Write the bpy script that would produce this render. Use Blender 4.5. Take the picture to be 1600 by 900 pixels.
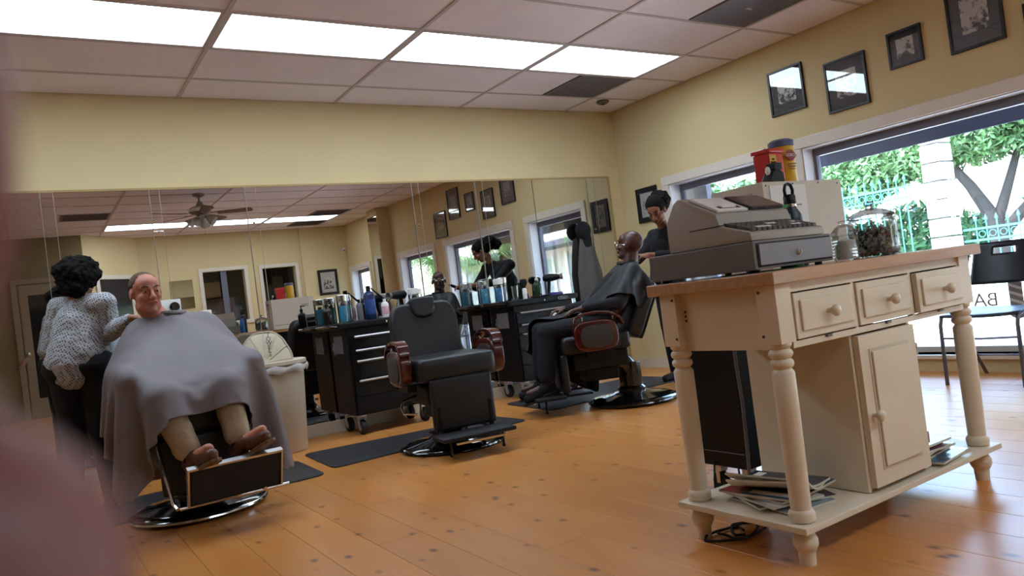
import bpy, bmesh, math, random
import numpy as np
from mathutils import Vector, Matrix, Euler, noise
random.seed(7); rng = np.random.default_rng(7)
PI = math.pi
for o in list(bpy.data.objects): bpy.data.objects.remove(o)
SC = bpy.context.scene; COL = SC.collection

# ------------------------------------------------------------------ camera
CAMZ = 0.92
YAW, PITCH, ROLL, FPX = 0.57604, 0.01118, -0.12735, 1172.03
cy_, sy_, cp_, sp_ = math.cos(YAW), math.sin(YAW), math.cos(PITCH), math.sin(PITCH)
F_ = Vector((sy_*cp_, cy_*cp_, sp_)); R0_ = Vector((cy_, -sy_, 0)); U0_ = R0_.cross(F_)
R_ = R0_*math.cos(ROLL) + U0_*math.sin(ROLL); U_ = -R0_*math.sin(ROLL) + U0_*math.cos(ROLL)
camd = bpy.data.cameras.new('camera'); cam = bpy.data.objects.new('camera', camd); COL.objects.link(cam)
cam.matrix_world = Matrix(((R_.x, U_.x, -F_.x, 0), (R_.y, U_.y, -F_.y, 0), (R_.z, U_.z, -F_.z, CAMZ), (0, 0, 0, 1)))
camd.sensor_width = 36; camd.lens = FPX/1600*36; camd.clip_start = .01; camd.clip_end = 200
camd.dof.use_dof = True; camd.dof.focus_distance = 4.6; camd.dof.aperture_fstop = 11.0
SC.camera = cam
CP = Vector((0, 0, CAMZ))
def ray(px, py): return F_ + R_*((px-800)/FPX) - U_*((py-450)/FPX)
def at(px, py, d): return CP + ray(px, py)*d            # a real distance d along the view axis

# ------------------------------------------------------------------ world, sun, exposure
SC.view_settings.view_transform = 'Standard'; SC.view_settings.look = 'None'
SC.view_settings.gamma = 1; SC.view_settings.use_curve_mapping = False
SC.view_settings.exposure = 0.85
W = bpy.data.worlds.new('sky'); SC.world = W; W.use_nodes = True
nt = W.node_tree; nt.nodes.clear()
sky = nt.nodes.new('ShaderNodeTexSky'); sky.sky_type = 'NISHITA'; sky.sun_disc = False
sky.sun_elevation = math.radians(52); sky.sun_rotation = math.radians(250)
bg = nt.nodes.new('ShaderNodeBackground'); bg.inputs[1].default_value = 2.6
wo = nt.nodes.new('ShaderNodeOutputWorld'); nt.links.new(sky.outputs[0], bg.inputs[0]); nt.links.new(bg.outputs[0], wo.inputs[0])
sl = bpy.data.lights.new('sun', 'SUN'); sl.energy = 13.0; sl.angle = math.radians(.6); sl.color = (1, .95, .86)
sun = bpy.data.objects.new('sun', sl); COL.objects.link(sun)
sun.rotation_euler = Vector((.35, -.5, -.9)).to_track_quat('-Z', 'Y').to_euler(); sun.location = (-5, 3, 12)
LAMP_E = 6.0          # ceiling panel radiance

# ------------------------------------------------------------------ materials
def lin(c):
    if isinstance(c, str):
        c = [int(c[i:i+2], 16)/255 for i in (0, 2, 4)]
    return tuple(x/12.92 if x <= .04045 else ((x+.055)/1.055)**2.4 for x in c)
MATS = {}
def mat(name, col, rough=.5, metal=0, var=.06, nscale=8, bump=0, bscale=60, spec=.5, coat=0, emit=0, trans=0, stretch=None, ior=1.45, alpha=1):
    if name in MATS: return MATS[name]
    m = bpy.data.materials.new(name); m.use_nodes = True; n = m.node_tree.nodes; l = m.node_tree.links
    b = n['Principled BSDF']; c = lin(col)
    tc = n.new('ShaderNodeTexCoord'); src = tc.outputs['Object']
    if stretch:
        mp = n.new('ShaderNodeMapping'); mp.inputs['Scale'].default_value = stretch; l.new(src, mp.inputs[0]); src = mp.outputs[0]
    if var:
        nz = n.new('ShaderNodeTexNoise'); nz.inputs['Scale'].default_value = nscale; nz.inputs['Detail'].default_value = 4
        l.new(src, nz.inputs['Vector'])
        rp = n.new('ShaderNodeValToRGB')
        rp.color_ramp.elements[0].position = .3; rp.color_ramp.elements[1].position = .7
        rp.color_ramp.elements[0].color = tuple(x*(1-var) for x in c)+(1,)
        rp.color_ramp.elements[1].color = tuple(min(1, x*(1+var)) for x in c)+(1,)
        l.new(nz.outputs[0], rp.inputs[0]); l.new(rp.outputs[0], b.inputs['Base Color'])
    else: b.inputs['Base Color'].default_value = c+(1,)
    b.inputs['Roughness'].default_value = rough; b.inputs['Metallic'].default_value = metal
    b.inputs['Specular IOR Level'].default_value = spec; b.inputs['Coat Weight'].default_value = coat
    b.inputs['Transmission Weight'].default_value = trans; b.inputs['IOR'].default_value = ior
    if emit:
        b.inputs['Emission Color'].default_value = c+(1,); b.inputs['Emission Strength'].default_value = emit
    if bump:
        nb = n.new('ShaderNodeTexNoise'); nb.inputs['Scale'].default_value = bscale; nb.inputs['Detail'].default_value = 5
        l.new(src, nb.inputs['Vector']); bp = n.new('ShaderNodeBump'); bp.inputs['Strength'].default_value = bump; bp.inputs['Distance'].default_value = .01
        l.new(nb.outputs[0], bp.inputs['Height']); l.new(bp.outputs[0], b.inputs['Normal'])
    MATS[name] = m; return m
def glassmat(name, col=(1, 1, 1), tint=.96, gloss=.08):
    if name in MATS: return MATS[name]
    m = bpy.data.materials.new(name); m.use_nodes = True; n = m.node_tree.nodes; l = m.node_tree.links; n.clear()
    out = n.new('ShaderNodeOutputMaterial'); mx = n.new('ShaderNodeMixShader'); tr = n.new('ShaderNodeBsdfTransparent'); gl = n.new('ShaderNodeBsdfGlossy')
    lw = n.new('ShaderNodeLayerWeight'); lw.inputs[0].default_value = .25
    mu = n.new('ShaderNodeMath'); mu.operation = 'MULTIPLY_ADD'; mu.inputs[1].default_value = .75; mu.inputs[2].default_value = gloss
    l.new(lw.outputs['Fresnel'], mu.inputs[0])
    tr.inputs[0].default_value = tuple(x*tint for x in col)+(1,); gl.inputs['Roughness'].default_value = .02
    l.new(mu.outputs[0], mx.inputs[0]); l.new(tr.outputs[0], mx.inputs[1]); l.new(gl.outputs[0], mx.inputs[2]); l.new(mx.outputs[0], out.inputs[0])
    MATS[name] = m; return m

def floor_mat():
    m = bpy.data.materials.new('pine_plank'); m.use_nodes = True; n = m.node_tree.nodes; l = m.node_tree.links; b = n['Principled BSDF']
    ge = n.new('ShaderNodeNewGeometry'); oi = n.new('ShaderNodeObjectInfo')
    mp = n.new('ShaderNodeMapping'); mp.inputs['Scale'].default_value = (5, .8, 1); l.new(ge.outputs['Position'], mp.inputs[0])
    nz = n.new('ShaderNodeTexNoise'); nz.inputs['Scale'].default_value = 2.2; nz.inputs['Detail'].default_value = 6; nz.inputs['Distortion'].default_value = .4
    l.new(mp.outputs[0], nz.inputs['Vector'])
    rp = n.new('ShaderNodeValToRGB'); e = rp.color_ramp.elements
    e[0].position = .25; e[0].color = lin('c27b3a')+(1,); e[1].position = .75; e[1].color = lin('cd8c48')+(1,)
    l.new(nz.outputs[0], rp.inputs[0])
    # knots
    mk = n.new('ShaderNodeMapping'); mk.inputs['Scale'].default_value = (9.5, 6.0, 1); l.new(ge.outputs['Position'], mk.inputs[0])
    vo = n.new('ShaderNodeTexVoronoi'); vo.inputs['Scale'].default_value = 1.0; vo.inputs['Randomness'].default_value = 1; l.new(mk.outputs[0], vo.inputs['Vector'])
    kr = n.new('ShaderNodeValToRGB'); k = kr.color_ramp.elements; k[0].position = .04; k[0].color = (1, 1, 1, 1); k[1].position = .19; k[1].color = (0, 0, 0, 1)
    l.new(vo.outputs['Distance'], kr.inputs[0])
    mx = n.new('ShaderNodeMixRGB'); mx.inputs[2].default_value = lin('5c2b10')+(1,)
    km = n.new('ShaderNodeMath'); km.operation = 'MULTIPLY'; km.inputs[1].default_value = .9; l.new(kr.outputs[0], km.inputs[0])
    l.new(km.outputs[0], mx.inputs[0]); l.new(rp.outputs[0], mx.inputs[1])
    hv = n.new('ShaderNodeHueSaturation'); mr = n.new('ShaderNodeMapRange'); mr.inputs[3].default_value = .95; mr.inputs[4].default_value = 1.05
    l.new(oi.outputs['Random'], mr.inputs[0]); l.new(mr.outputs[0], hv.inputs['Value']); l.new(mx.outputs[0], hv.inputs['Color'])
    l.new(hv.outputs[0], b.inputs['Base Color'])
    r2 = n.new('ShaderNodeMapRange'); r2.inputs[3].default_value = .26; r2.inputs[4].default_value = .36; l.new(nz.outputs[0], r2.inputs[0]); l.new(r2.outputs[0], b.inputs['Roughness'])
    b.inputs['Specular IOR Level'].default_value = .42
    MATS['floor'] = m; return m
def tile_mat():
    return mat('ceiling_tile_fiber', 'ece2e8', .95, var=.03, nscale=3, bump=.35, bscale=160)
def knit_mat():
    m = bpy.data.materials.new('dotted_knit'); m.use_nodes = True; n = m.node_tree.nodes; l = m.node_tree.links; b = n['Principled BSDF']
    tc = n.new('ShaderNodeTexCoord'); mp = n.new('ShaderNodeMapping'); mp.inputs['Scale'].default_value = (82, 82, 82); mp.inputs['Rotation'].default_value = (0, .5, .5)
    l.new(tc.outputs['Object'], mp.inputs[0])
    vo = n.new('ShaderNodeTexVoronoi'); vo.inputs['Scale'].default_value = 1; vo.inputs['Randomness'].default_value = .25; l.new(mp.outputs[0], vo.inputs['Vector'])
    rp = n.new('ShaderNodeValToRGB'); e = rp.color_ramp.elements; e[0].position = .30; e[0].color = lin('43464e')+(1,); e[1].position = .42; e[1].color = lin('a9aaae')+(1,)
    l.new(vo.outputs['Distance'], rp.inputs[0]); l.new(rp.outputs[0], b.inputs['Base Color']); b.inputs['Roughness'].default_value = .95
    bp = n.new('ShaderNodeBump'); bp.inputs['Strength'].default_value = .5; bp.inputs['Distance'].default_value = .005; l.new(vo.outputs['Distance'], bp.inputs['Height']); l.new(bp.outputs[0], b.inputs['Normal'])
    return m
def photo_mat(name, seed, dark='2a2a2c', light='e0dad4', sc=9):
    m = bpy.data.materials.new(name); m.use_nodes = True; n = m.node_tree.nodes; l = m.node_tree.links; b = n['Principled BSDF']
    tc = n.new('ShaderNodeTexCoord'); mp = n.new('ShaderNodeMapping'); mp.inputs['Location'].default_value = (seed*3.1, seed, seed*.7); l.new(tc.outputs['Object'], mp.inputs[0])
    nz = n.new('ShaderNodeTexNoise'); nz.inputs['Scale'].default_value = sc*3; nz.inputs['Detail'].default_value = 6; l.new(mp.outputs[0], nz.inputs['Vector'])
    sp = n.new('ShaderNodeSeparateXYZ'); l.new(tc.outputs['Object'], sp.inputs[0])
    ad = n.new('ShaderNodeMath'); ad.operation = 'MULTIPLY_ADD'; ad.inputs[1].default_value = .9; l.new(sp.outputs[2], ad.inputs[0]); l.new(nz.outputs[0], ad.inputs[2])
    rp = n.new('ShaderNodeValToRGB'); e = rp.color_ramp.elements; e[0].position = .38; e[0].color = lin(dark)+(1,); e[1].position = .52; e[1].color = lin(light)+(1,)
    l.new(ad.outputs[0], rp.inputs[0]); l.new(rp.outputs[0], b.inputs['Base Color']); b.inputs['Roughness'].default_value = .6
    return m

WALL = mat('yellow_wall_paint', 'd3bf92', .75, var=.03, nscale=1.5, bump=.05, bscale=180)
WALLD = mat('shaded_wall_paint', '8d7f60', .8, var=.04, nscale=1.5)  # wall paint darkened, the shade on these walls put into the colour
TRIMW = mat('cream_white_trim', 'd8cdc0', .45, var=.02)
CREAM = mat('cream_painted_wood', 'dccbb2', .38, var=.03, nscale=5)
TILE = tile_mat(); GRID = mat('painted_grid_bar', 'c2b6b6', .6, var=.02)
MIRROR = mat('mirror_silver', 'd6d4d0', .0, 1, var=0)
BLACKV = mat('black_vinyl', '1b1b1f', .42, var=.08, bump=.12, bscale=140)
BLACKG = mat('black_gloss_enamel', '0c0c0e', .12, var=0, coat=.6)
BLACKM = mat('black_powder_coat', '0b0b0e', .42, var=.05, spec=.3)
SATIN = mat('satin_black_enamel', '08080b', .3, var=0, spec=.35)
BLACKR = mat('black_rubber', '17171a', .75, var=.1, nscale=20, bump=.1)
MATM = mat('dark_grey_floor_mat', '26262b', .55, var=.08, nscale=5, bump=.2, bscale=90)
BURG = mat('burgundy_lacquered_wood', '4a1512', .2, var=.25, nscale=6, coat=.6, stretch=(1, 1, 6))
GREYV = mat('grey_vinyl_inset', '3a3534', .5, var=.05)
CHROME = mat('chrome', 'd9d9dc', .12, 1, var=0)
ALU = mat('brushed_aluminium', 'c9c8cc', .3, 1, var=.04)
SKINW = mat('ruddy_light_skin', 'b87a66', .55, var=.1, nscale=25, bump=.05)
SKIND = mat('dark_brown_skin', '4a2c22', .42, var=.1, nscale=20)
SKINM = mat('brown_skin', '8a5a42', .5, var=.08, nscale=20)
HAIRB = mat('black_curly_hair', '0d0908', .85, var=.3, nscale=60, bump=1, bscale=90, spec=.2)
STUB = mat('grey_brown_cropped_hair', '5d4438', .9, var=.25, nscale=90, bump=.4, bscale=300)
GCAPE = mat('grey_nylon_cape', '736c71', .6, var=.04, nscale=3, bump=.04, bscale=200)
BCAPE = mat('black_nylon_cape', '191920', .6, var=.06, nscale=3, bump=.04, bscale=200)
KHAKI = mat('khaki_cotton', 'a3927a', .9, var=.08, nscale=14, bump=.3, bscale=60)
BLACKC = mat('black_cotton', '121216', .9, var=.15, nscale=14, bump=.2, bscale=60)
NAVYC = mat('dark_navy_trousers', '17171f', .9, var=.15, nscale=14, bump=.2, bscale=60)
SHOE = mat('brown_leather', '5a3524', .4, var=.15, nscale=12)
SOLE = mat('shoe_sole_tan', '6b5138', .8, var=.08)
KNIT = knit_mat()
WOODT = mat('butcher_block_maple', 'b98a63', .35, var=.14, nscale=4, stretch=(1, 14, 14), coat=.15)
BIN = mat('beige_plastic', 'c4b69f', .45, var=.03, nscale=3)
GREYP = mat('grey_beige_plastic', '9f958c', .5, var=.03, bump=.1, bscale=250)
GREYD = mat('dark_grey_plastic', '6e6866', .5, var=.03, bump=.1, bscale=250)
GREYF = mat('grey_drawer_face', '858089', .45, var=.03)
WHITEP = mat('white_plastic', 'e2deda', .4, var=.02)
INK = mat('black_ink', '15120f', .7, var=0)
PICB = mat('black_frame_wood', '17151a', .35, var=.1)
PICM = mat('charcoal_mount', '2d2c36', .6, var=.05)
FIELDG = glassmat('picture_glass', (1, 1, 1), 1, .05)
GLASS = glassmat('window_glass', (.97, 1, 1), .97, .05)
JARG = glassmat('jar_glass', (.97, .99, .99), .97, .06)
FLOORM = floor_mat()
SUBF = mat('floor_joint_brown', '7a4a26', .8, var=0)  # brown slab colour that fills the joints between planks
ALUD = mat('grey_storefront_frame', '6c6c7c', .45, .1, var=.03)
CONC = mat('pale_concrete', 'cfc9bd', .9, var=.06, nscale=2)
ASPH = mat('sunlit_asphalt', '9c9a98', .95, var=.08, nscale=3)
STUCCO = mat('white_stucco', 'cfcac0', .9, var=.04, nscale=2)
TEAL = mat('teal_iron_paint', '2f7376', .5, var=.05)
LEAF = mat('broad_leaf_green', '43663c', .55, var=.35, nscale=3)
LEAFD = mat('dark_leaf_green', '27502f', .55, var=.35, nscale=3)
PALMG = mat('palm_frond_green', '6f9c50', .6, var=.25, nscale=3)
BARK = mat('grey_bark', '262524', .95, var=.2, nscale=9, bump=.6, bscale=20)
VENT = mat('grey_vent_metal', '6c6264', .5, .2, var=.06, nscale=30)

# ------------------------------------------------------------------ geometry helpers
class G:
    def __init__(s): s.v = []; s.f = []; s.M = Matrix.Identity(4)
    def add(s, vs, fs, M=None):
        b = len(s.v); T = s.M if M is None else s.M @ M
        s.v += [tuple(T @ Vector(p)) for p in vs]; s.f += [tuple(b+i for i in f) for f in fs]; return s
    def box(s, x0, x1, y0, y1, z0, z1, M=None):
        vs = [(x0, y0, z0), (x1, y0, z0), (x1, y1, z0), (x0, y1, z0), (x0, y0, z1), (x1, y0, z1), (x1, y1, z1), (x0, y1, z1)]
        return s.add(vs, [(0, 3, 2, 1), (4, 5, 6, 7), (0, 1, 5, 4), (1, 2, 6, 5), (2, 3, 7, 6), (3, 0, 4, 7)], M)
    def cb(s, c, d, M=None):
        return s.box(c[0]-d[0]/2, c[0]+d[0]/2, c[1]-d[1]/2, c[1]+d[1]/2, c[2]-d[2]/2, c[2]+d[2]/2, M)
    def lathe(s, prof, n=24, M=None, c=(0, 0, 0), sx=1, sy=1):
        vs = []; fs = []; k = len(prof)
        for r, z in prof:
            for i in range(n):
                a = 2*PI*i/n; vs.append((c[0]+r*math.cos(a)*sx, c[1]+r*math.sin(a)*sy, c[2]+z))
        for j in range(k-1):
            for i in range(n):
                a, b_ = j*n+i, j*n+(i+1) % n; fs.append((a, b_, b_+n, a+n))
        if prof[0][0] > 1e-5: fs.append(tuple(reversed(range(n))))
        if prof[-1][0] > 1e-5: fs.append(tuple((k-1)*n+i for i in range(n)))
        return s.add(vs, fs, M)
    def rod(s, p0, p1, r0, r1=None, n=10):
        p0 = Vector(p0); p1 = Vector(p1); r1 = r0 if r1 is None else r1; d = p1-p0; L = d.length
        if L < 1e-6: return s
        M = Matrix.Translation(p0) @ d.to_track_quat('Z', 'Y').to_matrix().to_4x4()
        return s.lathe([(r0, 0), (r1, L)], n, M)
    def tube(s, pts, r, n=8, closed=False):
        pts = [Vector(p) for p in pts]; N = len(pts); rr = r if isinstance(r, (list, tuple)) else [r]*N; vs = []; fs = []
        up = None
        for i, p in enumerate(pts):
            if closed: t = pts[(i+1) % N]-pts[i-1]
            else: t = pts[min(i+1, N-1)]-pts[max(i-1, 0)]
            t.normalize()
            if up is None: up = Vector((0, 0, 1)) if abs(t.z) < .9 else Vector((1, 0, 0))
            a = t.cross(up)
            if a.length < 1e-4: a = t.orthogonal()
            a.normalize(); up = a.cross(t).normalized()
            for k in range(n):
                th = 2*PI*k/n; vs.append(p+(a*math.cos(th)+up*math.sin(th))*rr[i])
        for i in range(N if closed else N-1):
            j = (i+1) % N
            for k in range(n): fs.append((i*n+k, i*n+(k+1) % n, j*n+(k+1) % n, j*n+k))
        if not closed: fs.append(tuple(reversed(range(n)))); fs.append(tuple((N-1)*n+k for k in range(n)))
        return s.add(vs, fs)
    def prism(s, poly, a0, a1, axis='x', M=None):
        n = len(poly); vs = []
        for a in (a0, a1):
            for (u, w) in poly:
                vs.append((a, u, w) if axis == 'x' else (u, a, w) if axis == 'y' else (u, w, a))
        fs = [tuple(range(n)), tuple(reversed(range(n, 2*n)))]+[(i, i+n, (i+1) % n+n, (i+1) % n) for i in range(n)]
        return s.add(vs, fs, M)
    def ell(s, c, r, n=16, M=None, rot=None):
        T = Matrix.Translation(Vector(c)) @ (Euler(rot).to_matrix().to_4x4() if rot else Matrix.Identity(4))
        if M is not None: T = M @ T
        vs = []; fs = []; h = n//2
        for j in range(1, h):
            ph = PI*j/h
            for i in range(n):
                th = 2*PI*i/n; vs.append((r[0]*math.sin(ph)*math.cos(th), r[1]*math.sin(ph)*math.sin(th), r[2]*math.cos(ph)))
        for j in range(h-2):
            for i in range(n): a, b_ = j*n+i, j*n+(i+1) % n; fs.append((a, a+n, b_+n, b_))
        t = len(vs); vs += [(0, 0, r[2]), (0, 0, -r[2])]
        for i in range(n):
            fs.append((t, i, (i+1) % n)); fs.append((t+1, (h-2)*n+(i+1) % n, (h-2)*n+i))
        return s.add(vs, fs, T)
    def cap(s, a, b, ra, rb=None, n=14):      # tapered capsule
        a = Vector(a); b = Vector(b); rb = ra if rb is None else rb; d = b-a; L = d.length
        if L < 1e-6: return s.ell(a, (ra,)*3, n)
        M = Matrix.Translation(a) @ d.to_track_quat('Z', 'Y').to_matrix().to_4x4()
        pr = [(0.0001, -ra)]+[(ra*math.cos(t), ra*math.sin(t)) for t in (-1.1, -.75, -.35, 0)]+[(rb*math.cos(t), L+rb*math.sin(t)) for t in (0, .35, .75, 1.1)]+[(0.0001, L+rb)]
        return s.lathe(pr, n, M)
    def chain(s, pts, rs, n=14):
        for i in range(len(pts)-1): s.cap(pts[i], pts[i+1], rs[i], rs[i+1], n)
        return s
    def ovalplate(s, c, a, b, t, axis='x', p=3.0, n=28, inner=0):   # superellipse slab
        poly = []
        for i in range(n):
            th = 2*PI*i/n; cu, su = math.cos(th), math.sin(th)
            poly.append((c[1]+a*abs(cu)**(2/p)*(1 if cu > 0 else -1), c[2]+b*abs(su)**(2/p)*(1 if su > 0 else -1)))
        return s.prism(poly, c[0]-t/2, c[0]+t/2, axis)

def cname(n):
    return n
def mk(name, g, m, parent=None, smooth=False, bevel=0, seg=2, auto=True):
    me = bpy.data.meshes.new(name); me.from_pydata(g.v, [], g.f); me.validate()
    bm = bmesh.new(); bm.from_mesh(me); bmesh.ops.recalc_face_normals(bm, faces=bm.faces)
    if bevel: 
        ed = [e for e in bm.edges if len(e.link_faces) == 2 and e.calc_face_angle(0) > .5]
        bmesh.ops.bevel(bm, geom=ed, offset=bevel, segments=seg, affect='EDGES', profile=.6, clamp_overlap=True)
    bm.to_mesh(me); bm.free()
    if smooth: me.shade_smooth()
    if smooth and auto:
        try: me.set_sharp_from_angle(angle=math.radians(42))
        except Exception: pass
    me.materials.append(m)
    o = bpy.data.objects.new(name, me); COL.objects.link(o)
    if parent: o.parent = parent
    return o
def empty(name, loc=(0, 0, 0), rz=0):
    o = bpy.data.objects.new(name, None); COL.objects.link(o); o.location = loc; o.rotation_euler = (0, 0, rz); o.empty_display_size = .05; return o
def tag(o, label, cat, group=None):
    o['label'] = label; o['category'] = cat
    if group: o['group'] = group
    return o
def struct(o): o['kind'] = 'structure'; return o
def stuff(o): o['kind'] = 'stuff'; return o
def inst(o, name=None, parent=None, loc=None, rot=None):
    c = o.copy(); COL.objects.link(c)
    if parent is not None: c.parent = parent
    if loc is not None: c.location = loc
    if rot is not None: c.rotation_euler = rot
    return c
KIDS = {}
def copytree(o, loc=None, rz=None, parent=None):
    c = o.copy(); COL.objects.link(c)
    if parent is not None: c.parent = parent
    if loc is not None: c.location = loc
    if rz is not None: c.rotation_euler = (0, 0, rz)
    for ch in [x for x in bpy.data.objects if x.parent == o]: copytree(ch, parent=c)
    return c
def remesh(o, vox=.006, it=6, fac=.5):
    r = o.modifiers.new('remesh', 'REMESH'); r.mode = 'VOXEL'; r.voxel_size = vox; r.use_smooth_shade = True
    s_ = o.modifiers.new('smooth', 'SMOOTH'); s_.iterations = it; s_.factor = fac; return o
def displace(o, size, strength, kind='CLOUDS'):
    t = bpy.data.textures.new('folds', kind); t.noise_scale = size
    d = o.modifiers.new('folds', 'DISPLACE'); d.texture = t; d.strength = strength; d.texture_coords = 'LOCAL'; return o
def text(body, size, m, parent=None, M=None, name='lettering', depth=.001):
    c = bpy.data.curves.new('txt', 'FONT'); c.body = body; c.size = size; c.extrude = depth; c.align_x = 'CENTER'; c.align_y = 'CENTER'
    t = bpy.data.objects.new('txt', c); COL.objects.link(t); bpy.context.view_layer.update()
    me = bpy.data.meshes.new_from_object(t.evaluated_get(bpy.context.evaluated_depsgraph_get()))
    bpy.data.objects.remove(t); me.materials.clear(); me.materials.append(m)
    if M is not None: me.transform(M)
    o = bpy.data.objects.new(name, me); COL.objects.link(o)
    if parent: o.parent = parent
    return o
T_ = Matrix.Translation
def RX(a): return Matrix.Rotation(a, 4, 'X')
def RY(a): return Matrix.Rotation(a, 4, 'Y')
def RZ(a): return Matrix.Rotation(a, 4, 'Z')
FACE_S = RX(PI/2)                       # text facing -Y
FACE_N = RZ(PI) @ RX(PI/2)              # text facing +Y
FACE_W = RZ(-PI/2) @ RX(PI/2)           # text facing -X

# ------------------------------------------------------------------ room shell
XL, XW, YN, YF, H = -2.6, 5.414, -2.15, 5.99, 2.728
# floor: slab plus pine planks running away from the mirrors
fl = struct(mk('floor', G().box(XL, XW, YN-.2, YF, -.08, -.004), SUBF))
pw, pl = .194, 1.86
cache = {}
def plank(x0, x1, y0, y1):
    key = (round(x1-x0, 3), round(y1-y0, 3))
    if key not in cache:
        hx, hy = (x1-x0)/2-.0005, (y1-y0)/2-.0005
        g = G(); vs = [(-hx, -hy, -.012), (hx, -hy, -.012), (hx, hy, -.012), (-hx, hy, -.012), (-hx, -hy, -.001), (hx, -hy, -.001), (hx, hy, -.001), (-hx, hy, -.001),
            (-hx+.001, -hy+.001, 0), (hx-.001, -hy+.001, 0), (hx-.001, hy-.001, 0), (-hx+.001, hy-.001, 0)]
        fs = [(0, 3, 2, 1), (8, 9, 10, 11)]+[(i, (i+1) % 4, (i+1) % 4+4, i+4) for i in range(4)]+[(i+4, (i+1) % 4+4, (i+1) % 4+8, i+8) for i in range(4)]
        o = mk('plank', g.add(vs, fs), FLOORM, fl); cache[key] = o
    else: o = inst(cache[key], parent=fl)
    o.location = ((x0+x1)/2, (y0+y1)/2, 0); return o
nplank = 0; i = 0; x = XL
while x < XW-.01:
    x1 = min(x+pw, XW); off = (i*.62) % pl; y = YF+off
    while y > YN:
        a, b_ = max(y-pl, YN-.2), min(y, YF)
        if b_-a > .05: plank(x, x1, a, b_); nplank += 1
        y -= pl
    x = x1; i += 1
# ceiling
cl = struct(mk('ceiling', G().box(XL, XW, YN-.2, YF, H+.03, H+.1), GRID))
X0, Y0 = 1.1306, 5.5234
tcache = {}
def tile(x0, x1, y0, y1):
    x0, x1, y0, y1 = max(x0, XL), min(x1, XW), max(y0, YN-.2), min(y1, YF)
    if x1-x0 < .03 or y1-y0 < .03: return
    k = (round(x1-x0, 3), round(y1-y0, 3))
    if k not in tcache:
        a, b_ = (x1-x0)/2-.012, (y1-y0)/2-.012
        tcache[k] = mk('ceiling_tile', G().box(-a, a, -b_, b_, .0, .015), TILE, cl); o = tcache[k]
    else: o = inst(tcache[k], parent=cl)
    o.location = ((x0+x1)/2, (y0+y1)/2, H)
LIGHTS = {(i, 1) for i in (-2, -1, 0, 1, 2)} | {(i, 10) for i in (0, 1, 2)}
VENTS = {(2, 0), (2, 3), (-1, 8), (2, 9), (2, 11)}
for j in range(-1, 13):
    for i in range(-4, 4):
        x0, x1 = X0+1.22*i, X0+1.22*(i+1); y1, y0 = Y0-.61*j, Y0-.61*(j+1)
        if (i, j) in LIGHTS: continue
        if (i, j) in VENTS: tile(x0, x0+.61, y0, y1); continue
        tile(x0, x1, y0, y1)
for i in range(-3, 5):
    x = X0+1.22*i
    if x < XW: mk('grid_bar', G().box(x-.013, x+.013, YN, YF, H-.006, H+.03), GRID, cl)
for j in range(0, 13):
    y = Y0-.61*j
    if y > YN: mk('grid_bar', G().box(XL, XW, y-.013, y+.013, H-.005, H+.03), GRID, cl)
LAMPM = mat('lit_diffuser_panel', 'dcefff', .5, var=0, emit=LAMP_E)
LW = ['second from the far corner', '']
for n_, (i, j) in enumerate(sorted(LIGHTS)):
    x0 = X0+1.22*i; y0 = Y0-.61*(j+1)
    e = empty('ceiling_light', (x0+.61, y0+.305, H))
    fr = G(); a, b_ = .597, .292
    for (p, q, r, s_) in ((-a, a, -b_, -b_+.018), (-a, a, b_-.018, b_), (-a, -a+.018, -b_+.018, b_-.018), (a-.018, a, -b_+.018, b_-.018)): fr.box(p, q, r, s_, -.004, .02)
    mk('light_frame', fr, GRID, e); mk('diffuser', G().box(-a+.018, a-.018, -b_+.018, b_-.018, .002, .01), LAMPM, e)
    if j == 1: lab = {2: 'bright ceiling light panel nearest the right wall with the windows', 1: 'bright ceiling light panel, second from the right wall in the row by the mirrors', 0: 'bright ceiling light panel, third from the right wall in the row by the mirrors', -1: 'bright ceiling light panel at the upper left of the photo', -2: 'bright ceiling light panel past the left edge, above the hairdresser'}[i]
    else: lab = {0: 'lit ceiling panel in the mirror, leftmost of the back row by the ceiling fan', 1: 'lit ceiling panel in the mirror, middle of the back row behind the ceiling fan', 2: 'lit ceiling panel in the mirror, the back row end nearest the windows'}[i]
    tag(e, lab, 'ceiling light', 'fluorescent ceiling panels')
VL = {(2, 0): 'dark square ceiling vent between the light panel and the far corner', (2, 3): 'dark square ceiling vent above the framed pictures near the right wall', (-1, 8): 'dark ceiling vent in the mirror above the curly haired hairdresser', (2, 9): 'ceiling vent in the mirror beside the end of the lit panels', (2, 11): 'ceiling vent in the mirror close to the back wall'}
for (i, j) in VENTS:
    x0 = X0+1.22*i+.61; y0 = Y0-.61*(j+1)
    e = empty('ceiling_vent', (x0+.305, y0+.305, H))
    mk('vent_backing', G().box(-.29, .29, -.29, .29, .012, .018), VENT, e)
    fr = G()
    for (p, q, r, s_) in ((-.295, .295, -.295, -.265), (-.295, .295, .265, .295), (-.295, -.265, -.265, .265), (.265, .295, -.265, .265)): fr.box(p, q, r, s_, -.003, .012)
    mk('vent_frame', fr, VENT, e); 
    s0 = mk('slat', G().box(-.265, .265, -.002, .014, .0, .003), VENT, e); s0.location.y = -.25; s0.rotation_euler.x = -.5
    for k in range(1, 22): inst(s0, parent=e, loc=(0, -.25+k*.024, 0))
    if (i, j) == (2, 3): mk('screw_tab', G().box(-.03, .03, -.008, .008, -.006, 0), WHITEP, e)
    tag(e, VL[(i, j)], 'vent', 'ceiling vents')

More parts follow.
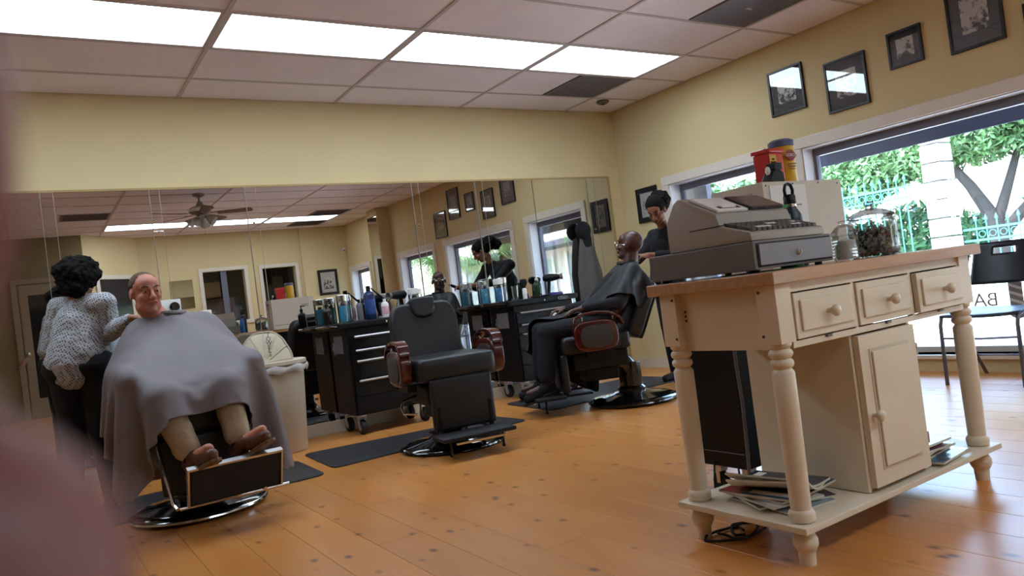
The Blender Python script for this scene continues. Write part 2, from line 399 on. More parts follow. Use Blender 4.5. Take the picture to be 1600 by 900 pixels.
# walls
struct(mk('wall_far', G().box(XL, XW+.2, YF, YF+.15, -.05, H+.1), WALL))
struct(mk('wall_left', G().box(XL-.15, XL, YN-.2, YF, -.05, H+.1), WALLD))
ZB, ZT = .12, 1.815
WIN = [(4.20, 5.28), (1.97, 3.77), (.28, 1.52), (-2.0, -1.08)]
g = G(); ys = [YN-.2]+[v for w in sorted(WIN) for v in w]+[YF+.1]
for k in range(0, len(ys), 2): g.box(XW, XW+.17, ys[k], ys[k+1], -.05, H+.1)
for (a, b_) in WIN: g.box(XW, XW+.17, a, b_, ZT, H+.1); g.box(XW, XW+.17, a, b_, -.05, ZB)
struct(mk('wall_right', g, WALL))
REVEAL = mat('white_window_reveal', 'e6e4ea', .5, var=.02)
for n_, (a, b_) in enumerate(WIN):
    w = struct(empty('window_%d' % (n_+1), (XW, (a+b_)/2, 0)))
    h = (b_-a)/2; t = .085
    mk('window_casing', G().box(-.025, .0, -h-t, h+t, ZT, ZT+t).box(-.02, .0, -h-t, -h, ZB-.02, ZT).box(-.02, .0, h, h+t, ZB-.02, ZT), TRIMW, w, bevel=.005)
    mk('window_reveal', G().box(.0, .165, h-.008, h, ZB, ZT).box(.0, .165, -h, -h+.008, ZB, ZT).box(.0, .165, -h, h, ZT-.008, ZT), REVEAL, w)
    mk('window_sill', G().box(-.03, .17, -h-t*.0, h, ZB-.03, ZB), TRIMW, w, bevel=.004)
    mk('window_frame', G().box(.13, .18, -h, -h+.035, ZB, ZT).box(.13, .18, h-.035, h, ZB, ZT).box(.13, .18, -h+.035, h-.035, ZT-.07, ZT), ALUD, w)
    mk('bottom_rail', G().box(.13, .18, -h+.035, h-.035, ZB, ZB+.04), TRIMW, w)
    mk('pane', G().box(.153, .159, -h+.035, h-.035, ZB+.04, ZT-.07), GLASS, w)
# lettering and barber pole decal on the second window (read from outside)
GREYTX = mat('grey_window_lettering', '8f8b90', .7, var=0)
w2 = bpy.data.objects['window_2']
text('BA', .135, GREYTX, w2, T_(Vector((.150, 2.60-(1.97+3.77)/2, .475))) @ RZ(PI/2) @ RX(PI/2), depth=.0005)
pg = G().cb((.150, 2.405-2.87, .50), (.002, .085, .2)).ell((.150, 2.405-2.87, .39), (.0015, .06, .05)).ell((.150, 2.405-2.87, .62), (.0015, .045, .03))
dp = mk('pole_decal', pg, GREYTX, w2)
g = G()
for k in range(4):
    z = .43+k*.05; g.add([(.148, -.508, z), (.148, -.422, z+.035), (.148, -.422, z+.055), (.148, -.508, z+.02)], [(0, 1, 2, 3)])
mk('pole_stripe', g, WHITEP, w2)
# column with mirror on the right wall, seen in the mirrors
colm = struct(mk('trim_1', G().box(5.2, XW, -.42, .02, 0, H), WALL))
mk('mirror_panel', G().box(5.192, 5.2, -.40, .0, .3, 2.6), MIRROR, colm)
# near wall (behind the viewer)
NWIN = [(2.70, 3.42, 1.12, 2.04), (3.74, 4.36, 1.12, 2.02)]
g = G(); g.box(1.62, NWIN[0][0], YN-.15, YN, -.05, H+.1).box(NWIN[0][1], NWIN[1][0], YN-.15, YN, -.05, H+.1).box(NWIN[1][1], XW+.1, YN-.15, YN, -.05, H+.1)
for a, b_, c, d in NWIN: g.box(a, b_, YN-.15, YN, -.05, c).box(a, b_, YN-.15, YN, d, H+.1)
wn = struct(mk('wall_near', g, WALL))
mk('wall_jog', G().box(4.5, XW, YN, YN+.04, 0, H), WALL, wn)
DARKG = mat('dark_room_glass', '2b2a30', .1, var=.15, nscale=3, coat=.3)
for n_, (a, b_, c, d) in enumerate(NWIN):
    w = struct(empty('window_%d' % (n_+5), ((a+b_)/2, YN, 0))); h = (b_-a)/2; t = .065
    mk('window_casing', G().box(-h-t, h+t, 0, .025, d, d+t).box(-h-t, h+t, 0, .03, c-t, c).box(-h-t, -h, 0, .025, c, d).box(h, h+t, 0, .025, c, d), TRIMW, w, bevel=.004)
    if n_ == 0: mk('window_mullion', G().box(-.05, .05, -.05, -.02, c, d), ALUD, w)
    mk('pane', G().box(-h, h, -.10, -.094, c, d), GLASS, w)
# the dim room beyond that wall
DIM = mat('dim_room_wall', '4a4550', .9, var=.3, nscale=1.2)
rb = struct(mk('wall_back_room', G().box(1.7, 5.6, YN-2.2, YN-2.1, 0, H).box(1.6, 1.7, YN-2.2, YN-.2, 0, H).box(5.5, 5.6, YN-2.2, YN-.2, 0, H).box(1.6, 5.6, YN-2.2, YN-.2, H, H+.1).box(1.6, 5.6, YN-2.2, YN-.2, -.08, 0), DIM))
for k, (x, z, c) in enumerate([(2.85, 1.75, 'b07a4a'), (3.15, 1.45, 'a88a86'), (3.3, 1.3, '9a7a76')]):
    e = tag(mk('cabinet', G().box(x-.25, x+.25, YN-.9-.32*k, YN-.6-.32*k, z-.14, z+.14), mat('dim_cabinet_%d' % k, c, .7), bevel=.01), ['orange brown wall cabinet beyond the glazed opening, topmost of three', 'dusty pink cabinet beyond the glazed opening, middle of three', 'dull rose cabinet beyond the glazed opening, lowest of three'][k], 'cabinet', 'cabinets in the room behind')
# angled wall and dark side wall on the left of the reflection
def wallseg(name, a, b_, m, t=.1):
    a = Vector(a); b_ = Vector(b_); d = b_-a; L = d.length; M = T_(Vector((a.x, a.y, 0))) @ RZ(math.atan2(d.y, d.x))
    o = mk(name, G().box(0, L, -t, 0, 0, H), m); o.matrix_world = M; return struct(o), L
w_a, L = wallseg('wall_angled', (1.70, YN-.02), (.85, -1.43), WALL, .1)
w_a.matrix_world = T_(Vector((.85, -1.43, 0))) @ RZ(math.atan2(YN+1.43, .85))
dr = struct(empty('door_1', (0, 0, 0))); dr.matrix_world = w_a.matrix_world @ T_(Vector((.55, 0, 0)))
mk('door_casing', G().box(-.38, .38, 0, .03, 2.02, 2.09).box(-.38, -.31, 0, .03, 0, 2.02).box(.31, .38, 0, .03, 0, 2.02), TRIMW, dr, bevel=.004)
mk('door_leaf', G().box(-.31, .31, .0, .012, 0, 2.02), DARKG, dr)
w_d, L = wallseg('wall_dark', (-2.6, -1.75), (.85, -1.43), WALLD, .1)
dr = struct(empty('door_2', (0, 0, 0))); dr.matrix_world = w_d.matrix_world @ T_(Vector((2.95, 0, 0)))
DOORP = mat('shaded_door_paint', '9c8f78', .6, var=.04)  # white door dulled to beige, shade put into its colour
mk('door_casing', G().box(-.48, .48, 0, .03, 2.03, 2.11).box(-.48, -.40, 0, .03, 0, 2.03).box(.40, .48, 0, .03, 0, 2.03), DOORP, dr, bevel=.004)
mk('door_leaf', G().box(-.39, .39, .0, .02, 0, 2.02).box(-.38, -.27, .02, .032, .02, 2).box(.27, .38, .02, .032, .02, 2).box(-.27, .27, .02, .032, 1.86, 2).box(-.27, .27, .02, .032, .02, .3), DOORP, dr)
mk('door_glass', G().box(-.27, .27, .02, .026, .3, 1.86), DARKG, dr)
mk('door_knob', G().ell((-.34, .07, .98), (.028, .028, .028)).rod((-.34, .03, .98), (-.34, .07, .98), .012), ALU, dr, True)
# baseboards
BB = mat('painted_baseboard', 'cbbfae', .5, var=.02)
struct(mk('baseboard_far', G().box(XL, XW, YF-.018, YF, 0, .1), BB, bevel=.003))
g = G()
for a, b_ in ((YN, -2.09), (-1.0, -.42), (.02, .2), (1.6, 1.88), (3.86, 4.1), (5.37, YF)): g.box(XW-.016, XW, a, b_, 0, .1)
struct(mk('baseboard_right', g, BB))
struct(mk('trim_2', G().box(-1.4, 5.262, YF-.014, YF-.002, 2.03, 2.045).box(5.245, 5.262, YF-.014, YF-.002, .1, 2.03), mat('tan_mirror_edge_trim', 'a98c5a', .5)))

# mirror wall: broad panels with narrow proud strips between them
mw = tag(empty('wall_mirror', (0, YF, 0)), 'long panelled wall mirror behind the barber chairs, with narrow vertical strips', 'mirror')
EDGE = mat('bevelled_glass_edge', 'b4b2a6', .3, .8, var=0)
strips = [(-.52, -.45), (.17, .24), (.85, .91), (1.53, 1.605), (2.965, 3.025), (3.62, 3.69), (4.955, 5.04)]
edges = [-1.4]+[v for s_ in strips for v in s_]+[5.245]
pan = []
for k in range(0, len(edges), 2):
    a, b_ = edges[k], edges[k+1]
    if a > 3.6 and b_ > 4.9: pan += [(a, 4.27), (4.272, b_)] if b_ < 5 else [(a, b_)]
    elif k == 8-0 and False: pass
    else: pan.append((a, b_))
for (a, b_) in pan: mk('mirror_panel', G().box(a+.001, b_-.001, -.007, -.003, .1, 2.03), MIRROR, mw)
for n_, (a, b_) in enumerate(strips):
    mk('mirror_strip', G().box(a-.004, b_+.004, -.016, -.012, .1, 2.03), MIRROR, mw)
    for x in (a-.005, b_+.003): mk('strip_edge', G().box(x, x+.003, -.0175, -.007, .1, 2.03), EDGE, mw)
mk('strip_edge', G().box(4.269, 4.273, -.009, -.003, .1, 2.03), INK, mw)
for x, z in ((.2, 1.72), (.88, 1.72), (1.57, 1.75), (2.99, 1.65), (3.655, 1.74), (4.99, 1.5)):
    mk('mirror_clip', G().box(x-.035, x+.035, -.019, -.016, z, z+.006).ell((x, -.02, z), (.008, .006, .008), 10), CHROME, mw)

# framed pictures
def picture(y0, y1, z0, z1, n_, label, wall='right', mount='charcoal', inner=.5):
    w, h = y1-y0, z1-z0
    if wall == 'right': e = empty('framed_picture', (XW-.0, (y0+y1)/2, (z0+z1)/2), -PI/2)
    else: e = empty('framed_picture', (y0+w/2, YN+.042, (z0+z1)/2), PI)
    # local: x along wall, -y out of wall
    a, b_ = w/2, h/2; t = .018 if mount == 'charcoal' else .05
    mk('picture_frame', G().box(-a, a, -.022, 0, b_-t, b_).box(-a, a, -.022, 0, -b_, -b_+t).box(-a, -a+t, -.022, 0, -b_+t, b_-t).box(a-t, a, -.022, 0, -b_+t, b_-t), PICB, e, bevel=.002)
    mk('mount_board', G().box(-a+t, a-t, -.010, -.002, -b_+t, b_-t), PICM if mount == 'charcoal' else mat('white_mount_board', 'd8d4cf', .7), e)
    ia, ib = a*inner, b_*inner*1.05
    mk('photograph', G().box(-ia, ia, -.0125, -.010, -ib, ib), photo_mat('old_photograph_%d' % n_, n_), e)
    mk('picture_glass', G().box(-a+t, a-t, -.0165, -.0155, -b_+t, b_-t), FIELDG, e)
    return tag(e, label, 'picture', 'black framed photographs on the walls')
picture(3.665, 3.995, 2.13, 2.5, 1, 'black framed photo of seated people, leftmost of the four over the windows')
picture(3.135, 3.475, 2.015, 2.41, 2, 'black framed photo with a wide pale picture, second of four over the windows')
picture(2.71, 2.955, 2.195, 2.455, 3, 'smallest square black framed photo, third of four over the windows')
picture(2.19, 2.53, 2.16, 2.60, 4, 'black framed photo of a tower, cut by the top edge of the photograph')
picture(5.45, 5.75, 1.50, 1.85, 5, 'black framed picture with pale mount beside the corner, behind the leaning hairdresser', mount='white', inner=.45)
picture(4.76, 5.15, 1.40, 1.89, 6, 'black framed drawing of a building on the back wall, seen in the mirror', wall='near', mount='white', inner=.5)
picture(1.70, 2.08, 1.94, 2.33, 7, 'black framed photo lowest in the row of five, seen only in the mirror')
# small mirror on the near wall + sensor
e = tag(empty('small_mirror', (2.33, YN, 1.68)), 'small square mirror on the back wall, seen beside the seated man in the big mirror', 'mirror')
mk('mirror_glass', G().box(-.19, .19, .0, .012, -.25, .25), MIRROR, e)
e = tag(empty('motion_sensor', (5.34, YN+.04, 2.24)), 'small white sensor high in the back corner, seen in the mirror', 'sensor')
mk('sensor_body', G().cb((0, .02, 0), (.06, .05, .09)), WHITEP, e, bevel=.01); mk('sensor_lens', G().ell((0, .045, -.01), (.02, .01, .02)), GREYD, e, True)
e = tag(empty('smoke_detector', (4.98, 5.6, H-.002)), 'small dark round ceiling fitting close to the far corner', 'detector')
mk('detector_base', G().lathe([(.06, -.003), (.065, -.012), (.045, -.03), (0, -.032)], 20), GREYD, e, True)
mk('detector_grille', G().lathe([(.02, -.033), (.018, -.037), (0, -.038)], 14), INK, e)

# ------------------------------------------------------------------ ceiling fan
fan = tag(empty('ceiling_fan', (2.0, 1.88, H)), 'brushed nickel ceiling fan with glass light shades, seen only in the mirror', 'ceiling fan')
NICK = mat('brushed_nickel', 'a39c98', .35, .8, var=.03)
mk('canopy', G().lathe([(.0, 0), (.075, -.002), (.07, -.03), (.03, -.05), (0, -.05)], 24), NICK, fan, True)
mk('downrod', G().rod((0, 0, -.04), (0, 0, -.17), .013).lathe([(.02, -.10), (.06, -.17), (.02, -.17)], 20), NICK, fan, True)
mo = mk('motor', G().lathe([(0, -.16), (.09, -.165), (.13, -.185), (.135, -.24), (.11, -.265), (.06, -.275), (0, -.275)], 28), NICK, fan, True)
mk('motor_band', G().lathe([(.137, -.195), (.139, -.2), (.139, -.232), (.137, -.237)], 28), WHITEP, mo)
BLADE = mat('walnut_fan_blade', '5c4a42', .4, var=.15)
for k in range(5):
    a = 2*PI*k/5+.35; M = RZ(a) @ T_(Vector((0, 0, -.262))) @ RX(.2)
    b_ = mk('fan_blade', G().prism([(.2, -.05), (.56, -.072), (.62, -.05), (.635, 0), (.62, .05), (.56, .072), (.2, .05)], -.003, .003, 'z', M), BLADE, fan, bevel=.001)
    mk('blade_bracket', G().prism([(.08, -.015), (.2, -.035), (.26, -.03), (.26, .03), (.2, .035), (.08, .015)], .003, .008, 'z', M), NICK, b_)
mk('light_fitter', G().lathe([(0, -.27), (.045, -.275), (.05, -.31), (.03, -.34), (0, -.345)], 20), NICK, fan, True)
FROST = mat('frosted_glass_shade', 'c9c2bd', .3, var=0, trans=.3)
for k in range(4):
    a = 2*PI*k/4+.5; M = RZ(a) @ T_(Vector((.05, 0, -.30))) @ RY(2.2)
    s_ = mk('lamp_shade', G().lathe([(.018, .02), (.028, .04), (.045, .08), (.06, .12), (.072, .13), (.07, .13), (.056, .118), (.04, .08), (.015, .04)], 18, M), FROST, fan, True)
    mk('lamp_holder', G().lathe([(.012, 0), (.018, .03), (0, .03)], 12, M), NICK, s_)
mk('pull_chain', G().rod((.03, 0, -.34), (.03, 0, -.52), .002, n=6).ell((.03, 0, -.53), (.006, .006, .012), 8), NICK, fan)

# ------------------------------------------------------------------ rolling tool cabinets along the mirrors
def toolbox(loc, w, label, logo=False, nd=5, light=False):
    e = empty('tool_cabinet', loc); D = .40; hz0, hz1 = .155, .83    # local: front at y=0, back at y=+D
    hw = w/2
    body = mk('cabinet_body', G().box(-hw, hw, .006, D, hz0, hz1), BLACKM, e, bevel=.006)
    tr = G().box(-hw-.055, hw+.055, -.02, D+.01, hz1, hz1+.05)
    mk('top_tray', tr, BLACKM, e, bevel=.012)
    mk('tray_mat', G().box(-hw-.04, hw+.04, -.008, D, hz1+.05, hz1+.052), BLACKR, e)
    z = hz1-.055; hs = [.11, .085, .155, .14, .13][:nd]; tot = z-hz0-.012; sc = tot/sum(hs)
    for k, h in enumerate(hs):
        h *= sc
        d = mk('drawer', G().box(-hw+.018, hw-.018, -.008, .01, z-h+.005, z), SATIN, e, bevel=.003)
        mk('drawer_handle', G().prism([(-.026, z-.02-.0), (-.03, z-.012), (-.026, z-.004), (-.008, z-.003), (-.008, z-.024)], -hw+.05, hw-.05, 'x'), ALU, d) if k != 4 else None
        z -= h
    mk('lock', G().lathe([(.009, 0), (.009, .006), (0, .007)], 14, T_(Vector((0, -.0205, hz1+.022))) @ RX(PI/2)), CHROME, e)
    # side panel recess with latch frame
    for sx in (-1, 1):
        x = sx*(hw+.001)
        p = mk('side_pocket', G().box(min(x, x+sx*.006), max(x, x+sx*.006), .1, .29, hz1-.19, hz1-.05), GREYD, e, bevel=.002)
        mk('side_latch', G().box(min(x, x+sx*.014), max(x, x+sx*.014), .285, .3, hz1-.2, hz1-.1).box(min(x, x+sx*.016), max(x, x+sx*.016), .29, .315, hz1-.16, hz1-.14), ALU, p)
    mk('side_handle', G().tube([(-hw-.055, .03, hz1+.02), (-hw-.11, .03, hz1+.03), (-hw-.11, D-.04, hz1+.03), (-hw-.055, D-.04, hz1+.02)], .011, 10), BLACKG, e, True)
    for sx in (-1, 1):
        for yy in (.06, D-.06):
            c = mk('caster', G().lathe([(.03, -.022), (.052, -.022), (.058, -.014), (.058, .014), (.052, .022), (.03, .022)], 22, T_(Vector((sx*(hw-.06), yy, .058))) @ RY(PI/2) ), BLACKR, e, True)
            mk('caster_hub', G().lathe([(.0, -.024), (.03, -.024), (.03, .024), (0, .024)], 16, T_(Vector((sx*(hw-.06), yy, .058))) @ RY(PI/2)), ALU, c, True)
            mk('caster_fork', G().box(sx*(hw-.06)-.03, sx*(hw-.06)+.03, yy-.035, yy+.03, .14, hz0).box(sx*(hw-.06)-.03, sx*(hw-.06)-.026, yy-.02, yy+.02, .05, .14).box(sx*(hw-.06)+.026, sx*(hw-.06)+.03, yy-.02, yy+.02, .05, .14), ALU, c)
    if logo:
        pl_ = mk('maker_plate', G().ovalplate((-.021, hw-.11, hz1+.022), .055, .015, .003, 'y').v and G().ovalplate((0, 0, 0), .055, .014, .003, 'y'), ALU, e); pl_.location = (hw-.12, -.021, hz1+.022)
        pi_ = mk('plate_inset', G().ovalplate((0, 0, 0), .051, .011, .003, 'y'), BLACKM, pl_); pi_.location = (0, -.001, 0)
        mk('plate_script', G().tube([(-.035+.07*t/24, -.003, .006*math.sin(t*1.3)) for t in range(25)], .0012, 5), ALU, pl_)
        pass
    return tag(e, label, 'tool cabinet', 'black rolling tool cabinets')
t0 = toolbox((.78, 5.56, 0), .66, 'black tool cabinet largely hidden behind the man in the grey cape')
t1 = toolbox((2.38, 5.56, 0), .66, 'black tool cabinet between the beige bin and the empty barber chair')
t2 = toolbox((3.93, 5.56, 0), .66, 'black tool cabinet with an oval maker plate, nearest the corner', logo=True)
# vertical label clear-view: papers stuck on cabinet 3
mk('paper_note', G().box(.07, .12, -.012, -.0085, .70, .74), WHITEP, t2)

# ------------------------------------------------------------------ small things on the cabinets
TZ = .882
BLUEL = mat('blue_disinfectant', '3a93d6', .1, var=0, trans=.2, spec=.5)
def lathe_thing(name, loc, parts, label, cat, group=None):
    e = empty(name, loc)
    for p in parts: mk(p[0], G().lathe(p[1], 20), p[2], e, True, auto=True)
    return tag(e, label, cat, group)
def dis_jar(loc, label, lid=WHITEP, s=1, liquid=BLUEL, group='disinfectant jars'):
    e = empty('disinfectant_jar', loc)
    mk('liquid', G().lathe([(0, .006), (.040*s, .006), (.040*s, .13*s), (0, .13*s)], 20), liquid, e, True)
    mk('jar_glass', G().lathe([(.0, 0), (.044*s, 0), (.045*s, .16*s), (.042*s, .165*s), (.042*s, .16*s), (.041*s, .004)], 20), JARG, e, True)
    mk('lid', G().lathe([(0, .165*s), (.046*s, .165*s), (.046*s, .21*s), (.04*s, .214*s), (0, .214*s)], 20), lid, e, True)
    for k in range(3):
        mk('comb', G().box(-.012+k*.011, -.008+k*.011, -.01, .016, .012, .15*s), BLACKM, e)
    return tag(e, label, 'jar', group)
def pump_bottle(loc, m, label, s=1, pm=BLACKM, rz=0, group=None):
    e = empty('pump_bottle', loc, rz)
    mk('bottle', G().lathe([(0, 0), (.034*s, 0), (.036*s, .01*s), (.036*s, .11*s), (.03*s, .125*s), (.012*s, .135*s), (.012*s, .15*s), (0, .15*s)], 20), m, e, True)
    mk('pump', G().lathe([(.014*s, .148*s), (.014*s, .165*s), (.005*s, .168*s), (.005*s, .19*s), (0, .19*s)], 14).box(-.006*s, .035*s, -.006*s, .006*s, .187*s, .197*s), pm, e, True)
    return tag(e, label, 'bottle', group)
def plain_bottle(loc, m, capm, h, r, label, label_m=None):
    e = empty('bottle', loc)
    mk('bottle_body', G().lathe([(0, 0), (r*.95, 0), (r, .006), (r, h*.72), (r*.7, h*.82), (r*.4, h*.84), (0, h*.84)], 20), m, e, True)
    mk('bottle_cap', G().lathe([(r*.42, h*.83), (r*.42, h), (0, h)], 14), capm, e, True)
    if label_m: mk('bottle_label', G().lathe([(r*1.01, h*.15), (r*1.015, h*.16), (r*1.015, h*.58), (r*1.01, h*.6)], 20), label_m, e, True)
    return tag(e, label, 'bottle')
def spray_gun(loc, label, rz=0):
    e = empty('hair_dryer', loc, rz)
    mk('barrel', G().lathe([(.022, -.09), (.032, -.05), (.038, 0), (.036, .05), (.02, .07), (0, .07)], 18, T_(Vector((0, 0, .17))) @ RY(PI/2)), BLACKM, e, True)
    mk('handle', G().rod((.01, 0, .15), (.03, 0, .02), .017, .014), BLACKM, e, True)
    mk('nozzle', G().lathe([(.022, -.09), (.03, -.12), (.028, -.12), (.018, -.09)], 18, T_(Vector((0, 0, .17))) @ RY(PI/2)), GREYD, e, True)
    mk('dryer_stand', G().lathe([(0, 0), (.05, 0), (.05, .012), (.018, .03), (0, .03)], 18), CHROME, e, True)
    return tag(e, label, 'hair dryer')
AMBER = mat('dark_brown_glass', '1c1410', .15, var=0); GREENB = mat('dark_green_bottle', '1e3a22', .2, var=0)
CYAN = mat('cyan_liquid', '45b4dd', .15, var=0, trans=.2); TEALL = mat('teal_green_liquid', '1e7f78', .15, var=0); NAVY = mat('navy_plastic', '16294f', .3, var=.05)
PINKL = mat('pink_white_label', 'd3a6ac', .6, var=.2, nscale=60)
# cabinet 1 (leftmost)
e = tag(empty('clipper_guard_case', (.84, 5.80, TZ)), 'white clipper holder panel with round black holes behind the seated man', 'holder')
mk('case_panel', G().cb((0, 0, .27), (.20, .02, .11)).cb((0, .01, .11), (.03, .02, .22)), WHITEP, e, bevel=.004)
mk('case_base', G().cb((0, 0, .01), (.16, .1, .02)), WHITEP, e, bevel=.004)
for k in (-1, 1): mk('clipper_head', G().lathe([(.0, 0), (.034, 0), (.034, .02), (.02, .035), (0, .035)], 20, T_(Vector((k*.055, -.01, .27))) @ RX(PI/2)), BLACKG, e, True)
dis_jar((.985, 5.74, TZ), 'white lidded blue jar by the seated man’s shoulder, left of the pair', s=1)
dis_jar((1.075, 5.70, TZ), 'white lidded blue jar by the seated man’s shoulder, right of the pair', s=1.02)
plain_bottle((.50, 5.80, TZ), mat('spray_bottle_clear', '9fb0b8', .2, var=0), BLACKM, .22, .032, 'clear spray bottle between the leaning hairdresser and the mirrors')
plain_bottle((.62, 5.74, TZ), WHITEP, BLACKM, .18, .03, 'white lotion bottle behind the seated man’s head', PINKL)
# cabinet 2
pump_bottle((1.955, 5.66, TZ), AMBER, 'dark brown pump bottle at the left end of the middle cabinet', .95)
dis_jar((2.10, 5.70, TZ), 'tall glass jar of cyan liquid left on the middle cabinet', lid=CHROME, s=1.03, liquid=CYAN)
dis_jar((2.16, 5.80, TZ), 'glass jar of teal green liquid behind the cyan jar', lid=CHROME, s=1.03, liquid=TEALL)
plain_bottle((2.22, 5.66, TZ), mat('clipper_grey', '5d5a60', .4), BLACKM, .17, .026, 'grey hair clipper body standing beside the jars')
plain_bottle((2.335, 5.72, TZ), NAVY, BLACKM, .27, .045, 'tall navy blue bottle in the middle of the cabinet top', mat('navy_label', '2c4a86', .4, var=.2, nscale=30))
plain_bottle((2.42, 5.62, TZ), WHITEP, WHITEP, .15, .03, 'short white bottle with pink label right of the navy bottle', PINKL)
e = tag(empty('shaving_brush', (2.50, 5.62, TZ)), 'orange handled neck brush standing by the pink labelled bottle', 'brush')
mk('brush_handle', G().lathe([(0, 0), (.02, 0), (.016, .03), (.024, .055), (.012, .07), (0, .07)], 16), mat('orange_wood', 'a8632e', .3), e, True)
mk('bristles', G().lathe([(.014, .07), (.03, .13), (0, .135)], 16), mat('tan_bristle', 'b59a74', .9), e, True)
e = tag(empty('hair_clipper', (2.49, 5.72, TZ)), 'dark red hair clipper with black handle leaning among the bottles', 'clipper')
mk('clipper_body', G().lathe([(0, 0), (.022, 0), (.028, .07), (.022, .13), (0, .135)], 14), BURG, e, True)
mk('clipper_blade', G().rod((0, 0, .12), (-.13, 0, .25), .011, .006), BLACKM, e, True)
spray_gun((2.60, 5.72, TZ), 'black hair dryer on its stand on the middle cabinet', .3)
dis_jar((2.70, 5.66, TZ), 'white lidded pale blue jar, left one behind the empty chair back', s=.98)
dis_jar((2.77, 5.74, TZ), 'white lidded pale blue jar, right one behind the empty chair back', s=.95)
# cabinet 3
dis_jar((3.47, 5.80, TZ), 'tall open glass jar of blue liquid with combs, left on the cabinet nearest the corner', lid=JARG, s=1.05, liquid=CYAN)
dis_jar((3.56, 5.70, TZ), 'white lidded blue jar, nearer of the pair by the mirror seam', s=.98)
dis_jar((3.66, 5.80, TZ), 'domed jar of blue liquid with steel lid by the mirror seam', lid=CHROME, s=1.03)
e = tag(empty('glass_tumbler', (3.73, 5.70, TZ)), 'empty clear glass tumbler right of the blue jars', 'tumbler')
mk('tumbler_wall', G().lathe([(.026, 0), (.033, .13), (.031, .13), (.024, .004)], 18), JARG, e, True); mk('tumbler_base', G().lathe([(0, 0), (.026, 0), (.025, .01), (0, .01)], 18), JARG, e)
e = tag(empty('neck_duster', (3.86, 5.74, TZ)), 'black bristled neck brush upright in a white holder', 'brush')
mk('holder', G().lathe([(0, 0), (.022, 0), (.02, .09), (.012, .1), (0, .1)], 14), WHITEP, e, True); mk('bristles', G().lathe([(.012, .1), (.036, .15), (.03, .18), (0, .185)], 16), BLACKC, e, True)
pump_bottle((4.07, 5.83, TZ), GREENB, 'dark green pump bottle with white pump on the corner cabinet', 1.08, WHITEP)
e = tag(empty('hand_mirror', (4.02, 5.66, TZ)), 'small black round hand mirror lying on the corner cabinet', 'hand mirror')
mk('mirror_rim', G().lathe([(0, 0), (.05, 0), (.056, .008), (.05, .016), (0, .016)], 24), BLACKG, e, True); mk('mirror_handle', G().rod((-.05, 0, .008), (-.13, 0, .008), .009), BLACKG, e, True)
e = tag(empty('folded_cloth', (4.17, 5.70, TZ)), 'purple folded cloth on the corner cabinet', 'cloth')
mk('cloth_layer', G().cb((0, 0, .008), (.13, .09, .016)), mat('purple_cloth', '4b3a86', .9), e, bevel=.005); mk('cloth_fold', G().cb((.005, 0, .022), (.11, .085, .01)), MATS['purple_cloth'], e, bevel=.004)
spray_gun((4.24, 5.84, TZ), 'grey hair dryer at the right end of the corner cabinet', 2.6)

# ------------------------------------------------------------------ floor mats
def floor_mat_obj(pts, label):
    # rounded corners
    out = []; n = len(pts)
    for i in range(n):
        p = Vector(pts[i]); a = Vector(pts[i-1])-p; b_ = Vector(pts[(i+1) % n])-p; r = .07; A = p+a.normalized()*r; B = p+b_.normalized()*r
        for k in range(6): t = k/5; out.append(tuple(((1-t)**2*A+2*t*(1-t)*p+t*t*B)))
    e = empty('floor_mat', (0, 0, 0)); mk('mat_sheet', G().prism(out, .0005, .009, 'z'), MATM, e, bevel=.003)
    c = Vector((sum(p[0] for p in out)/len(out), sum(p[1] for p in out)/len(out)))
    mk('mat_top', G().prism([tuple(c+(Vector(p)-c)*.955) for p in out], .009, .0105, 'z'), MATM, e)
    return tag(e, label, 'mat', 'dark floor mats')
floor_mat_obj([(-.1, 4.46), (1.41, 4.46), (1.43, 5.12), (-.1, 5.12)], 'dark grey mat under the chair with the grey caped man')
floor_mat_obj([(1.50, 4.58), (3.0, 4.63), (2.98, 5.10), (1.53, 5.30)], 'dark grey mat behind the empty barber chair')
floor_mat_obj([(3.33, 4.78), (4.85, 4.80), (4.85, 5.5), (3.38, 5.55)], 'dark shiny mat under the far barber chair')

# ------------------------------------------------------------------ beige bin with raised lid
bn = tag(empty('towel_bin', (1.49, 5.60, 0), -.1), 'tall beige plastic towel bin with raised ribbed lid', 'bin')
g = G().lathe([(0, .0), (.165, .0), (.175, .01), (.215, .60), (.228, .605), (.228, .64), (.222, .645), (.208, .64), (.205, .60), (.168, .02), (0, .02)], 40, sx=.95, sy=.85)
mk('bin_body', g, BIN, bn, True)
mk('bin_rim', G().lathe([(.222, .635), (.24, .64), (.24, .665), (.225, .672), (.205, .66), (.21, .635)], 40, sx=.95, sy=.85), BIN, bn, True)
vs = []; fs = []; n = 60
for j, (r, z) in enumerate([(.242, .632), (.247, .615), (.243, .598), (.235, .583)]):
    for i in range(n):
        a = 2*PI*i/n; rr = r+.006*math.sin(i*2.7+j)+.004*random.random(); vs.append((rr*.95*math.cos(a), rr*.85*math.sin(a), z+.009*math.sin(i*.9+j*.6)))
for j in range(3):
    for i in range(n): fs.append((j*n+i, j*n+(i+1) % n, (j+1)*n+(i+1) % n, (j+1)*n+i))
mk('bin_liner', G().add(vs, fs), mat('white_bag_film', 'cfcac6', .35, var=.1, nscale=30), bn, True)
